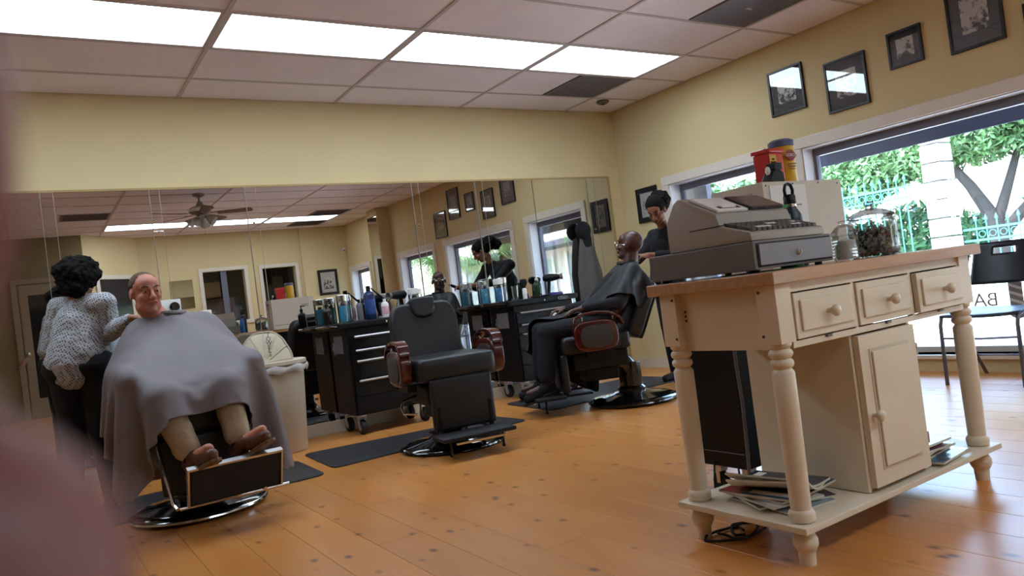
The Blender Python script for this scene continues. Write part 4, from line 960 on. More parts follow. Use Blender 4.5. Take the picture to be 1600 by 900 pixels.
def backpt(u, v): return ((u-.5)*(.45-.06*v), .235+.07*v-.035*(1-(2*u-1)**2)*1+.03, .60+.27*v)
nx, ny = 24, 14; W_ = nx+1
vsb = [backpt(i/nx, j/ny) for j in range(ny+1) for i in range(nx+1)]
fsb = [(j*W_+i, j*W_+i+1, (j+1)*W_+i+1, (j+1)*W_+i) for j in range(ny) for i in range(nx) if not (10 <= j <= 11 and 8 <= i <= 15)]
o = mk('backrest', G().add(vsb, fsb), NAVP, fc, True, auto=False); s_ = o.modifiers.new('thick', 'SOLIDIFY'); s_.thickness = .014
for sx in (-1, 1):
    x = sx*.225
    mk('front_leg', G().tube([(x, .30, .86), (x, .18, .62), (x, .02, .43), (x, -.10, .445), (x, -.17, .43), (x, -.19, .38), (x, -.20, .0)], .012, 10), TUBE, fc, True)
    mk('rear_leg', G().tube([(x*.9, -.02, .44), (x*.9, .08, .25), (x*.9, .27, .0)], .011, 10), TUBE, fc, True)
mk('stretcher', G().tube([(-.22, -.197, .30), (0, -.17, .29), (.22, -.197, .30)], .007, 8), TUBE, fc, True)
mk('stretcher', G().tube([(-.2, .17, .14), (.2, .17, .14)], .007, 8), TUBE, fc, True)

# hanging cape on the mirror strip
hg = tag(empty('hanging_cape', (4.80, 5.95, 0)), 'grey cape with black cap hung on the mirror by the corner', 'cape')
n = 28; vs = []; fs = []; m_ = 26
for j in range(m_+1):
    t = j/m_; z = 1.50-t*.72; w_ = .045+.09*min(1, t*1.6)**.8; d_ = .03+.025*t
    for i in range(n):
        a = 2*PI*i/n; rr_ = 1+.18*math.sin(a*4+t*2)*min(1, t*3)+.08*math.sin(a*7)*t
        vs.append((w_*math.cos(a)*rr_+.02*t, min(.02, -.02+d_*math.sin(a)*rr_), z+.02*math.sin(a*3)*t))
for j in range(m_):
    for i in range(n): fs.append((j*n+i, j*n+(i+1) % n, (j+1)*n+(i+1) % n, (j+1)*n+i))
mk('cape_cloth', G().add(vs, fs), mat('dusty_grey_cloth', '5c5856', .85, var=.1), hg, True)
o = mk('black_cap', G().ell((-.025, -.04, 1.49), (.095, .055, .095), 16).ell((.01, -.035, 1.39), (.06, .04, .1), 14).ell((.035, -.035, 1.33), (.03, .02, .12), 12), BLACKC, hg, True); remesh(o, .008)
mk('hook', G().tube([(.0, .02, 1.56), (0, -.03, 1.57), (0, -.05, 1.55)], .004, 6), CHROME, hg)

# ------------------------------------------------------------------ people
def headgeo(g, M, s=1.0):
    def e(c, r): g.ell(c, r, 18, M @ Matrix.Scale(s, 4))
    def c(a, b_, ra, rb=None):
        S = M @ Matrix.Scale(s, 4); g.cap(S @ Vector(a), S @ Vector(b_), ra*s, (rb or ra)*s)
    e((0, -.018, .032), (.074, .094, .086)); e((0, .012, -.03), (.063, .07, .078)); e((0, .052, -.094), (.028, .024, .02))
    e((0, .04, .045), (.062, .048, .05))
    c((0, .084, .012), (0, .108, -.028), .0085, .0125); 
    for sx in (-1, 1):
        e((sx*.013, .096, -.032), (.0095, .011, .008)); e((sx*.034, .055, -.022), (.026, .028, .022)); e((sx*.028, .016, -.066), (.034, .05, .036))
        c((sx*.012, .084, .026), (sx*.046, .068, .024), .0095, .008)
        e((sx*.077, -.008, -.002), (.008, .02, .031)); e((sx*.031, .072, .004), (.013, .011, .011))
    e((0, .078, -.058), (.026, .016, .016))
def headbits(parent, M, s=1.0, skinlip=None, brow=None, eyes=True):
    S = M @ Matrix.Scale(s, 4)
    lip = G(); lip.tube([S @ Vector(p) for p in ((-.025, .083, -.057), (-.012, .0935, -.0535), (0, .0955, -.055), (.012, .0935, -.0535), (.025, .083, -.057))], [.002*s, .0045*s, .004*s, .0045*s, .002*s], 8)
    lip.tube([S @ Vector(p) for p in ((-.022, .083, -.061), (-.01, .093, -.065), (.01, .093, -.065), (.022, .083, -.061))], [.002*s, .005*s, .005*s, .002*s], 8)
    mk('lips', lip, skinlip, parent, True)
    bw = G()
    for sx in (-1, 1): bw.tube([S @ Vector((sx*x_, y_, z_)) for x_, y_, z_ in ((.014, .0925, .027), (.03, .0875, .034), (.048, .074, .029))], [.003*s, .0045*s, .002*s], 7)
    mk('eyebrows', bw, brow, parent, True)
    if not eyes:
        g_ = G()
        for sx in (-1, 1): g_.tube([S @ Vector((sx*x_, y_, z_)) for x_, y_, z_ in ((.018, .0825, -.001), (.031, .0845, -.006), (.044, .078, -.003))], .0014, 5)
        mk('eyelashes', g_, INK, parent)
    if eyes:
        for sx in (-1, 1):
            ey = mk('eye', G().ell((sx*.031, .0745, .004), (.0115, .0105, .0062), 14, S), mat('shaded_eye_white', '8f837c', .25, var=0), parent, True)  # whites greyed, shadow of the sockets painted into the colour
            mk('iris', G().ell((sx*.031, .082, .004), (.0048, .0042, .0048), 10, S), INK, ey, True)
def hand(g, wrist, d, nrm, side=1, curl=.5, s=1.0):
    wrist = Vector(wrist); d = Vector(d).normalized(); nrm = Vector(nrm); nrm = (nrm-d*nrm.dot(d)).normalized(); w = d.cross(nrm)*side
    kn = []
    for k in range(4):
        off = (-.029+.0195*k)*s; p = wrist+d*(.082-.004*abs(k-1))*s+w*off; kn.append(p)
        g.cap(wrist+w*off*.55+d*.01, p, .016*s, .0115*s, 10)
    for k, L in enumerate((.068, .078, .073, .056)):
        p = kn[k]; a = 0
        for j, f in enumerate((.46, .31, .23)):
            a += curl*(.55 if j == 0 else .85); q = p+(d*math.cos(a)+nrm*math.sin(a))*L*f*s; g.cap(p, q, (.0088-.0008*j)*s, (.0082-.0008*j)*s, 10); p = q
    p = wrist+d*.02*s-w*.02*s; q = wrist+d*.05*s-w*.05*s+nrm*.012*s; r_ = q+(d*.75-w*.3+nrm*curl*.5).normalized()*.03*s; t = r_+(d*.85+w*.1+nrm*curl*.6).normalized()*.026*s
    g.cap(p, q, .015*s, .0115*s, 10); g.cap(q, r_, .011*s, .0095*s, 10); g.cap(r_, t, .0095*s, .0078*s, 10)

def cape_sim(cols, neck, front, back, half, seed, R=.22, scoop=0, steps=230, dx=.03, neck_r=.085, flat=True, yaw=0):
    nx = int(2*half/dx)+1; ny = int((front+back)/dx)+1
    X = np.linspace(-half, half, nx); Y = np.linspace(back, -front, ny)
    gx, gy = np.meshgrid(X, Y); r0 = np.random.default_rng(seed)
    rad = np.hypot(gx, gy)
    P = np.stack([neck[0]+gx, neck[1]+gy, np.full_like(gx, neck[2]+.0)-.10*np.clip(rad-.1, 0, 9)], -1).reshape(-1, 3)
    P[:, 2] += r0.normal(0, .004, len(P))+.02*np.sin(P[:, 0]*17+seed)+.015*np.sin(P[:, 1]*13+P[:, 0]*9); P[:, 1] -= 0
    rest0 = np.stack([gx, gy], -1).reshape(-1, 2)
    idx = np.arange(nx*ny).reshape(ny, nx); grp = []
    def addg(a, b_): a = a.ravel(); b_ = b_.ravel(); grp.append((a, b_, np.hypot(*(rest0[a]-rest0[b_]).T)*1.06))
    for o in (0, 1):
        addg(idx[:, o:-1:2], idx[:, o+1::2][:, :idx[:, o:-1:2].shape[1]])
        addg(idx[o:-1:2, :], idx[o+1::2, :][:idx[o:-1:2, :].shape[0], :])
    for o in (0, 1):
        a = idx[o:-1:2, :-1]; b_ = idx[o+1::2, 1:][:a.shape[0]]; addg(a, b_)
        a = idx[o:-1:2, 1:]; b_ = idx[o+1::2, :-1][:a.shape[0]]; addg(a, b_)
    bend = []
    for o in (0, 1, 2, 3):
        a = idx[:, o:-2:4]; b_ = idx[:, o+2::4][:, :a.shape[1]]; bend.append((a.ravel(), b_.ravel()))
        a = idx[o:-2:4, :]; b_ = idx[o+2::4, :][:a.shape[0]]; bend.append((a.ravel(), b_.ravel()))
    pin = (np.hypot(rest0[:, 0], rest0[:, 1]) < neck_r); pp = P[pin].copy()
    rr_ = np.hypot(rest0[pin][:, 0], rest0[pin][:, 1])[:, None]; 
    pp[:, :2] = np.array(neck)[:2]+rest0[pin]*.95; pp[:, 2] = neck[2]+.0-.0*rr_[:, 0]
    P[pin] = pp
    A = np.array([c[0] for c in cols]); B = np.array([c[1] for c in cols]); Ra = np.array([c[2] for c in cols]); Rb = np.array([c[3] for c in cols])
    BA = B-A; BB = (BA**2).sum(1)
    V = np.zeros_like(P); dt = 1/60
    def coll(P):
        for k in range(len(A)):
            t = np.clip(((P-A[k])@BA[k])/BB[k], 0, 1); q = A[k]+t[:, None]*BA[k]; r = Ra[k]+(Rb[k]-Ra[k])*t+.012
            dd = P-q; L = np.linalg.norm(dd, axis=1)+1e-9; m_ = L < r
            P[m_] = q[m_]+dd[m_]*(r[m_]/L[m_])[:, None]
        return P
    for st in range(steps):
        V[:, 2] -= 9.8*dt; V *= .90; Q = P+V*dt; 
        for it in range(12):
            for a, b_, L0 in grp:
                dd = Q[b_]-Q[a]; L = np.linalg.norm(dd, axis=1)+1e-9; c = (dd*((L-L0)/L*.5)[:, None]); Q[a] += c; Q[b_] -= c
            if it % 4 == 0:
                for a, b_ in bend:
                    dd = Q[b_]-Q[a]; L = np.linalg.norm(dd, axis=1)+1e-9; s_ = np.minimum(L-2*dx*.9, 0)/L*.12; c = dd*s_[:, None]; Q[a] += c; Q[b_] -= c
            Q[pin] = pp
            if it % 3 == 2: Q = coll(Q)
        on = coll(Q.copy()); fr = (np.abs(on-Q).sum(1) > 1e-6)
        V = (on-P)/dt; V[fr] *= .6; P = on; V[pin] = 0
    keep = np.hypot(rest0[:, 0], rest0[:, 1]) > neck_r*.62
    cornr = ((np.abs(rest0[:, 0]) > half-R) & (rest0[:, 1] < -front+R) & (np.hypot(np.abs(rest0[:, 0])-(half-R), rest0[:, 1]+front-R) > R+.01))
    keep &= ~cornr; keep &= rest0[:, 1] > -(front-scoop*np.cos(np.clip(rest0[:, 0]/(half*.72), -1, 1)*PI/2))
    fs = [(idx[j, i], idx[j, i+1], idx[j+1, i+1], idx[j+1, i]) for j in range(ny-1) for i in range(nx-1) if keep[[idx[j, i], idx[j, i+1], idx[j+1, i+1], idx[j+1, i]]].all()]
    used = sorted({k for f in fs for k in f}); mp = {k: n for n, k in enumerate(used)}
    g = G(); g.v = [tuple(P[k]) for k in used]; g.f = [tuple(mp[k] for k in f) for f in fs]
    return g

def client(loc, rz, skin, cape_m, label, headM, knees, ankles, toes, trouser_m, shoe_m, seed, front, half, back=.28, corner=.22, scoop=0, lean=0, hair=None, lipm=None, browm=None, glasses=False, beard=False, hand_curl=.6):
    e = empty('person', loc, rz)
    hip = [Vector((sx*.095, .05, .62)) for sx in (-1, 1)]; ch = Vector((0, .16+lean*.65, .90)); nk = Vector((0, .17+lean, 1.04))
    sh = [Vector((sx*.165, .165+lean*.9, .985)) for sx in (-1, 1)]; el = [Vector((sx*.30, .08+lean*.4, .775)) for sx in (-1, 1)]; wr = [Vector((sx*.295, -.13, .765)) for sx in (-1, 1)]
    cols = []
    g = G()
    def C(a, b_, ra, rb, bodyr=1): g.cap(a, b_, ra*bodyr, rb*bodyr); cols.append((tuple(a), tuple(b_), ra, rb))
    C(hip[0], hip[1], .105, .105); C((-.05, .08, .66), (-.075, .16+lean*.65, .90), .115, .105); C((.05, .08, .66), (.075, .16+lean*.65, .90), .115, .105)
    C(sh[0], sh[1], .065, .065); C(nk-Vector((0, 0, .08)), headM @ Vector((0, -.02, -.07)), .062, .059)
    for i in (0, 1):
        g.cap(hip[i], knees[i], .088, .062); g.cap(knees[i], ankles[i], .058, .036); g.cap(sh[i], el[i], .056, .044); g.cap(el[i], wr[i], .042, .029)
        cols += [(tuple(hip[i]), tuple(knees[i]), .112, .096), (tuple(knees[i]), tuple(ankles[i]), .094, .07), (tuple(sh[i]), tuple(el[i]), .07, .06), (tuple(el[i]), tuple(wr[i]), .058, .05)]
        C(ankles[i], toes[i], .036, .026)
        hand(g, wr[i], (0, -1, -.05), (0, 0, -1), 1 if i else -1, hand_curl); cols.append((tuple(wr[i]), tuple(wr[i]+Vector((0, -.15, -.01))), .058, .052))
    headgeo(g, headM)
    hc = headM @ Vector((0, -.01, .02)); cols.append((tuple(hc), tuple(hc+Vector((0, 0, .01))), .10, .10))
    b_ = remesh(mk('body', g, skin, e), .0055, 8)
    # colliders of the chair
    for sx in (-1, 1):
        cols.append(((sx*.315, .12, .685), (sx*.315, -.20, .685), .035, .035)); cols.append(((sx*.315, .1, .56), (sx*.315, -.18, .56), .05, .05))
        cols.append(((sx*.2, .27, .55), (sx*.17, .40+lean*.8, .90), .07, .06))
    cols.append(((0, .27, .55), (0, .42+lean*.8, .95), .08, .07)); cols.append(((-.2, -.2, .46), (.2, -.2, .50), .07, .07)); cols.append(((-.2, .1, .46), (.2, .1, .46), .07, .07))
    cp = cape_sim(cols, (nk.x, nk.y-.005, 1.065), front, back, half, seed, corner, scoop)
    c_ = mk('cape', cp, cape_m, e, True, auto=False)
    displace(c_, .13, .014); displace(c_, .045, .006); c_.modifiers.new('sub', 'SUBSURF').levels = 2; c_.modifiers['sub'].render_levels = 2
    s_ = c_.modifiers.new('thick', 'SOLIDIFY'); s_.thickness = .003
    g = G(); pts = [nk+Vector((.066*math.cos(a), -.005+.066*math.sin(a), .028+.004*math.sin(2*a))) for a in [2*PI*k/24 for k in range(24)]]
    g.tube(pts, .012, 8, True); mk('cape_collar', g, cape_m, c_, True)
    # trousers and shoes
    g = G(); g.cap(hip[0], hip[1], .113)
    for i in (0, 1):
        h_ = knees[i]+(ankles[i]-knees[i])*.80; g.cap(hip[i], knees[i], .098, .077); g.cap(knees[i], h_, .075, .064)
    t = remesh(mk('trousers', g, trouser_m, e), .008, 3); displace(t, .09, .014)
    for i in (0, 1):
        g = G(); g.cap(sh[i], el[i], .066, .055); g.cap(el[i], el[i]+(wr[i]-el[i])*.93, .053, .037); remesh(mk('shirt_sleeve', g, NAVYC, e), .008, 3)
    for i in (0, 1):
        a, q = ankles[i], toes[i]; d = (q-a); dn = d.normalized(); up = Vector((0, 0, 1)); up = (up-dn*up.dot(dn)).normalized(); heel = a-dn*.035
        so = mk('sock', G().rod(knees[i]+(ankles[i]-knees[i])*.7, a, .046, .04, 16), BLACKC, e, True)
        g = G(); g.cap(heel-up*.012, a+dn*.03-up*.005, .038, .04); g.cap(a+dn*.02, a+dn*.13-up*.03, .042, .034); g.cap(a+dn*.08-up*.025, a+dn*.165-up*.034, .040, .034)
        s0 = remesh(mk('shoe', g, shoe_m, e), .005, 4)
        side = dn.cross(up); Ms = Matrix((side, dn, up)).transposed().to_4x4(); Ms.translation = a-up*.066
        poly = [(.032, -.065), (.036, 0), (.034, .06), (.044, .12), (.042, .165), (.026, .198), (0, .208), (-.026, .198), (-.042, .165), (-.044, .12), (-.034, .06), (-.036, 0), (-.032, -.065), (0, -.08)]
        mk('shoe_sole', G().prism(poly, -.008, .006, 'z', Ms), SOLE if shoe_m is SHOE else BLACKR, s0, bevel=.002)
        g = G()
        for k in range(4): p = a+dn*(.035+.022*k)+up*(.034-.006*k); g.tube([p-side*.02, p+up*.004, p+side*.02], .0025, 5)
        mk('laces', g, SOLE, s0, True)
    headbits(e, headM, 1, lipm, browm)
    if hair == 'stubble':
        g = G(); g.ell((0, -.026, .036), (.0765, .0905, .0865), 28, headM)
        g.v = [p for p in g.v]; keep = []; inv = headM.inverted()
        for f in g.f:
            c = inv @ (sum((Vector(g.v[i]) for i in f), Vector())/len(f))
            if c.z > -.03+max(0, c.y+.02)*2.0 and not (c.y > .035 and c.z > .085+.03*abs(c.x)/.03 and False) and c.y < .048-.25*max(0, abs(abs(c.x)-.0)-.02) and not (abs(c.x) > .068 and -.04 < c.y < .02 and c.z < .03): keep.append(f)
        g.f = keep; h = mk('hair', g, STUB, e, True); s2 = h.modifiers.new('thick', 'SOLIDIFY'); s2.thickness = .004
    if glasses:
        g = G()
        for sx in (-1, 1):
            g.tube([headM @ Vector((sx*.034+.022*math.cos(t), .100, .004+.017*math.sin(t))) for t in [2*PI*k/20 for k in range(20)]], .0016, 6, True)
            g.tube([headM @ Vector(p) for p in ((sx*.056, .098, .008), (sx*.078, .05, .010), (sx*.082, -.005, .008))], .0016, 6)
        g.tube([headM @ Vector(p) for p in ((-.012, .101, .006), (0, .104, .009), (.012, .101, .006))], .0016, 6); mk('glasses', g, CHROME, e, True)
    if beard:
        g = G(); g.ell((0, .058, -.088), (.036, .03, .022), 16, headM); remesh(mk('beard', g, mat('grey_beard', '4a4542', .95, var=.3, nscale=80, bump=.5), e), .004, 2)
    return tag(e, label, 'person')
def HM(c, yaw, pitch=0, roll=0):     # head local +Y looks towards -Y turned by yaw; pitch>0 looks up
    return T_(Vector(c)) @ RZ(PI+yaw) @ RX(pitch) @ RY(roll)
LIPR = mat('dull_red_lips', '9a5c4e', .5, var=0); LIPD = mat('dark_lips', '3c211c', .5, var=0)
V = Vector
client((.68, 4.36, 0), 0, SKINW, GCAPE, 'balding man in a grey cape sitting in the barber chair, khaki trousers', HM((-.115, .155, 1.19), .2, .0, .03),
       [V((-.165, -.36, .625)), V((.13, -.36, .635))], [V((-.085, -.50, .345)), V((.135, -.50, .365))], [V((-.035, -.64, .40)), V((.215, -.63, .435))],
       KHAKI, SHOE, 5, .90, .70, corner=.08, scoop=.15, hair='stubble', lipm=LIPR, browm=STUB)
client((3.85-.2265, 4.42+.1057, 0), -2.007, SKIND, BCAPE, 'bald bearded man in a black cape tilted back in the far barber chair', HM((0, .375, 1.195), -.75, .22),
       [V((-.12, -.38, .62)), V((.12, -.38, .62))], [V((-.11, -.43, .215)), V((.11, -.43, .215))], [V((-.12, -.57, .185)), V((.12, -.57, .185))],
       NAVYC, BLACKC, 9, .99, .435, corner=.05, lipm=LIPD, browm=HAIRB, glasses=True, beard=True, lean=.17)

def curly(g, c, r, n, br, seed, squash=(1, 1, 1)):
    rs = random.Random(seed); c = Vector(c)
    g.ell(c, tuple(r*.9*s for s in squash), 16)
    for k in range(n):
        z = 1-2*(k+.5)/n; a = k*2.39996; q = math.sqrt(1-z*z); p = Vector((q*math.cos(a)*squash[0], q*math.sin(a)*squash[1], z*squash[2]))*r*rs.uniform(.88, 1.02)
        b_ = br*rs.uniform(.75, 1.25); g.ell(c+p, (b_, b_, b_), 8)
# hairdresser 1: standing with her back to the camera, working on the caped man
b1 = empty('person', (0, 0, 0))
def P1(px, py, d): return at(px, py, d)
HC = at(124, 434, 4.32); pelv = Vector((.225, 4.93, .86)); nk = HC+Vector((-.015, -.01, -.13)); chest = nk+Vector((-.005, 0, -.14))
shL, shR = at(93, 482, 4.33), at(163, 474, 4.28); elL, elR = at(80, 545, 4.33), at(170, 522, 4.32); wrL, wrR = at(115, 560, 4.62), at(205, 497, 4.22)
kn = [Vector((.16, 4.94, .47)), Vector((.29, 4.90, .47))]; an = [Vector((.14, 4.97, .085)), Vector((.31, 4.94, .085))]
hp = [Vector((.155, 4.94, .84)), Vector((.295, 4.91, .84))]
HM1 = T_(HC) @ RZ(-.75) @ RX(-.3)
g = G(); g.cap(hp[0], hp[1], .10); g.cap(pelv, chest, .10, .095); g.cap(shL, shR, .048); g.cap(nk-V((0, 0, .06)), HM1 @ V((0, -.02, -.07)), .05, .048)
for i in (0, 1): g.cap(hp[i], kn[i], .08, .055); g.cap(kn[i], an[i], .052, .035); g.cap(an[i]-V((0, 0, .04)), an[i]+V((.07, .11, -.055)), .035, .028)
for s_, e_, w_ in ((shL, elL, wrL), (shR, elR, wrR)): g.cap(s_, e_, .046, .037); g.cap(e_, w_, .035, .024)
hand(g, wrR, (.9, -.25, .05), (0, 0, -1), 1, .5, .9); hand(g, wrL, (.8, .3, .1), (0, 0, -1), -1, .6, .9)
headgeo(g, HM1, .96)
remesh(mk('body', g, SKINM, b1), .006, 5)
g = G()
g.cap(pelv+V((-.03, 0, .02)), chest+V((-.03, 0, 0)), .125, .115); g.cap(pelv+V((.035, 0, .03)), chest+V((.035, 0, 0)), .125, .115); g.cap(shL, shR, .066); g.cap(chest, nk+V((0, 0, -.02)), .11, .068)
g.cap(pelv+V((-.04, 0, .0)), pelv+V((-.035, 0, -.05)), .128, .118); g.cap(pelv+V((.04, 0, .04)), pelv+V((.04, 0, .02)), .128, .122)
for s_, e_, w_ in ((shL, elL, wrL), (shR, elR, wrR)): g.cap(s_, e_, .064, .056); g.cap(e_, e_+(w_-e_)*.86, .056, .038)
sw = remesh(mk('knit_sweater', g, KNIT, b1), .008, 4); displace(sw, .11, .022)
g = G(); g.cap(hp[0], hp[1], .112)
for i in (0, 1): g.cap(hp[i], kn[i], .09, .063); g.cap(kn[i], an[i], .06, .042)
t = remesh(mk('trousers', g, BLACKC, b1), .008, 3); displace(t, .08, .01)
for i in (0, 1):
    g = G(); g.cap(an[i]+V((-.01, -.03, -.045)), an[i]+V((.02, .14, -.052)), .038, .03); remesh(mk('shoe', g, BLACKC, b1), .006, 3)
g = G(); curly(g, HC+V((-.01, -.015, .025)), .105, 130, .02, 4, (1.06, 1.0, .9)); curly(g, HC+V((-.03, -.035, -.035)), .075, 60, .019, 5)
h = remesh(mk('hair', g, HAIRB, b1), .007, 1); displace(h, .02, .012)
headbits(b1, HM1 @ Matrix.Scale(.96, 4), 1, LIPD, HAIRB)
tag(b1, 'hairdresser with dark curly hair and dotted grey sweater, back to camera', 'person')
# hairdresser 2: leaning over the far chair
b2 = empty('person', (0, 0, 0))
HC = Vector((4.46, 4.53, 1.475)); nk = Vector((4.57, 4.58, 1.36)); chest = Vector((4.63, 4.64, 1.20)); pelv = Vector((4.70, 4.74, .90))
shA, shB = Vector((4.56, 4.46, 1.28)), Vector((4.66, 4.80, 1.28)); elA, elB = Vector((4.44, 4.36, 1.08)), Vector((4.45, 4.82, 1.10)); wrA, wrB = Vector((4.22, 4.46, 1.11)), Vector((4.20, 4.70, 1.10))
hp = [V((4.68, 4.66, .88)), V((4.72, 4.83, .88))]; kn = [V((4.66, 4.66, .48)), V((4.72, 4.84, .48))]; an = [V((4.68, 4.64, .09)), V((4.76, 4.86, .09))]
HM2 = T_(HC) @ RZ(1.95) @ RX(-.55)
g = G(); g.cap(hp[0], hp[1], .10); g.cap(pelv, chest, .10, .092); g.cap(shA, shB, .048); g.cap(nk-V((0, 0, .05)), HM2 @ V((0, -.02, -.07)), .048, .045)
for i in (0, 1): g.cap(hp[i], kn[i], .08, .055); g.cap(kn[i], an[i], .052, .035); g.cap(an[i]-V((0, 0, .04)), an[i]+V((-.14, -.02, -.055)), .035, .028)
for s_, e_, w_ in ((shA, elA, wrA), (shB, elB, wrB)): g.cap(s_, e_, .046, .037); g.cap(e_, w_, .034, .024)
hand(g, wrA, (-.9, .05, .0), (0, .3, -1), 1, .7); hand(g, wrB, (-.6, -.75, .0), (0, 0, -1), -1, .7)
headgeo(g, HM2, .95); remesh(mk('body', g, SKINM, b2), .006, 5)
g = G(); g.cap(pelv+V((0, -.04, 0)), chest+V((0, -.04, 0)), .128, .115); g.cap(pelv+V((0, .04, 0)), chest+V((0, .04, 0)), .128, .115); g.cap(shA, shB, .068); g.cap(chest, nk+V((0, 0, -.05)), .10, .062)
for s_, e_, w_ in ((shA, elA, wrA), (shB, elB, wrB)): g.cap(s_, e_, .062, .052); g.cap(e_, e_+(w_-e_)*.6, .05, .042)
t = remesh(mk('black_top', g, BLACKC, b2), .008, 4); displace(t, .1, .015)
g = G(); g.cap(hp[0], hp[1], .112)
for i in (0, 1): g.cap(hp[i], kn[i], .09, .063); g.cap(kn[i], an[i], .06, .045)
remesh(mk('trousers', g, NAVYC, b2), .008, 3)
for i in (0, 1):
    g = G(); g.cap(an[i]+V((.03, 0, -.045)), an[i]+V((-.15, -.02, -.052)), .038, .03); remesh(mk('shoe', g, BLACKC, b2), .006, 3)
S2 = HM2
g = G(); g.ell((0, -.014, .05), (.082, .09, .080), 18, S2); curly(g, S2 @ V((0, -.06, .03)), .085, 60, .02, 8); curly(g, S2 @ V((.01, -.15, .02)), .07, 60, .025, 9); curly(g, S2 @ V((.02, -.20, -.04)), .05, 30, .022, 10)
h = remesh(mk('hair', g, HAIRB, b2), .006, 1); displace(h, .02, .006)
headbits(b2, HM2 @ Matrix.Scale(.95, 4), 1, mat('rose_lips', '7a3f36', .45, var=0), HAIRB, eyes=False)
tag(b2, 'young woman hairdresser in a black top leaning over the far chair', 'person')
cpo = tag(empty('hair_clipper', (0, 0, 0)), 'black hair clipper in the leaning hairdresser’s hand, seen in the mirror', 'clipper')
mk('clipper_body', G().cap(wrA+V((-.07, 0, -.02)), wrA+V((-.15, -.0, .02)), .02, .016), BLACKM, cpo, True); mk('clipper_blade', G().cb(wrA+V((-.175, 0, .03)), (.02, .035, .008)), CHROME, cpo)

# the photographer's fingers over the left edge of the lens
ph = empty('person', (0, 0, 0))
g = G(); g.chain([at(-150, 95, .038), at(-175, 260, .038), at(-235, 520, .041), at(-420, 800, .047), at(-800, 1150, .07)], [.0052, .0062, .0068, .0085, .0125])
g.chain([at(-125, 965, .034), at(-200, 1230, .038), at(-520, 1500, .05), at(-900, 1600, .07)], [.0097, .0102, .011, .014])
g.chain([at(-520, 260, .05), at(-620, 560, .055), at(-850, 900, .065), at(-1050, 1200, .08)], [.007, .008, .0085, .012])
g.chain([at(-900, 420, .055), at(-1000, 760, .06), at(-1150, 1050, .075), at(-1250, 1300, .085)], [.0065, .0075, .008, .012])
g.chain([at(-1200, 700, .06), at(-1300, 950, .07), at(-1400, 1350, .09)], [.006, .007, .011])
g.chain([at(-1000, 1500, .085), at(-1300, 1700, .10), at(-1400, 1950, .11)], [.024, .03, .026])
g.chain([at(-1150, 1350, .085), at(-1300, 1700, .10)], [.022, .03])
remesh(mk('hand', g, mat('pinkish_finger_skin', '7e4f4c', .5, var=.06, nscale=60), ph), .0022, 4)
mk('thumb_nail', G().ell(at(-125, 965, .034)+V((0, 0, .0094)), (.004, .005, .001), 10), mat('finger_nail', 'b98a84', .3, var=0), ph, True)
tag(ph, 'out of focus pink fingers of the photographer covering the left edge', 'person')

# ------------------------------------------------------------------ street outside
struct(mk('ground_pavement', G().box(XW+.17, 9.2, -14, 22, -.12, -.02), CONC))
g = G()
struct(mk('ground_street', G().box(9.2, 13.0, -20, 30, -.18, -.10), ASPH)); struct(mk('ground_far_pavement', G().box(13.0, 30, -20, 30, -.14, .02), CONC))
# shop front outside: dark head board and grey pilaster
struct(mk('wall_outside_head', G().box(XW+.17, XW+.3, -2.6, 6.2, 1.90, 4.2), STUCCO))
tag(mk('door_awning', G().prism([(5.74, 2.35), (5.74, 2.30), (6.75, 1.92), (6.75, 1.99)], .9, 4.75, 'y').prism([(6.73, 1.80), (6.75, 1.80), (6.75, 1.95), (6.73, 1.95)], .9, 4.75, 'y'), mat('navy_awning_canvas', '2c3350', .8, var=.06)), 'navy blue canvas awning outside over the windows', 'awning')
tag(mk('pilaster', G().box(5.73, 5.80, 5.10, 5.42, -.02, 2.3), ALUD, None, bevel=.01), 'grey pilaster outside at the edge of the far window', 'pilaster')

def leafcloud(name, blobs, n, m, parent, size=.13, seed=1):
    r = np.random.default_rng(seed); B = np.array([b[:3] for b in blobs]); S = np.array([b[3] for b in blobs]); w = S**2/np.sum(S**2)
    k = r.choice(len(blobs), n, p=w); d = r.normal(size=(n, 3)); d /= np.linalg.norm(d, axis=1)[:, None]
    c = B[k]+d*(S[k]*r.uniform(.55, 1.05, n))[:, None]*np.array([1, 1, .8])
    a = r.normal(size=(n, 3)); a /= np.linalg.norm(a, axis=1)[:, None]; b_ = np.cross(a, r.normal(size=(n, 3))); b_ /= np.linalg.norm(b_, axis=1)[:, None]; cN = np.cross(a, b_)
    s = size*r.uniform(.6, 1.2, n)[:, None]
    p = np.stack([c-a*s, c+b_*s*.38+cN*s*.1, c+a*s, c-b_*s*.38+cN*s*.1], 1).reshape(-1, 3)
    me = bpy.data.meshes.new(name); me.from_pydata(p.tolist(), [], [(4*i, 4*i+1, 4*i+2, 4*i+3) for i in range(n)]); me.materials.append(m)
    o = bpy.data.objects.new(name, me); COL.objects.link(o); o.parent = parent; return stuff(o)
def tree(loc, trunk, blobs, n, m, label, size=.13, seed=1):
    e = empty('tree', loc); 
    g = G()
    for pts, rs_ in trunk: g.tube(pts, rs_, 10)
    mk('trunk', g, BARK, e, True); leafcloud('foliage', blobs, n, m, e, size, seed)
    return tag(e, label, 'tree')
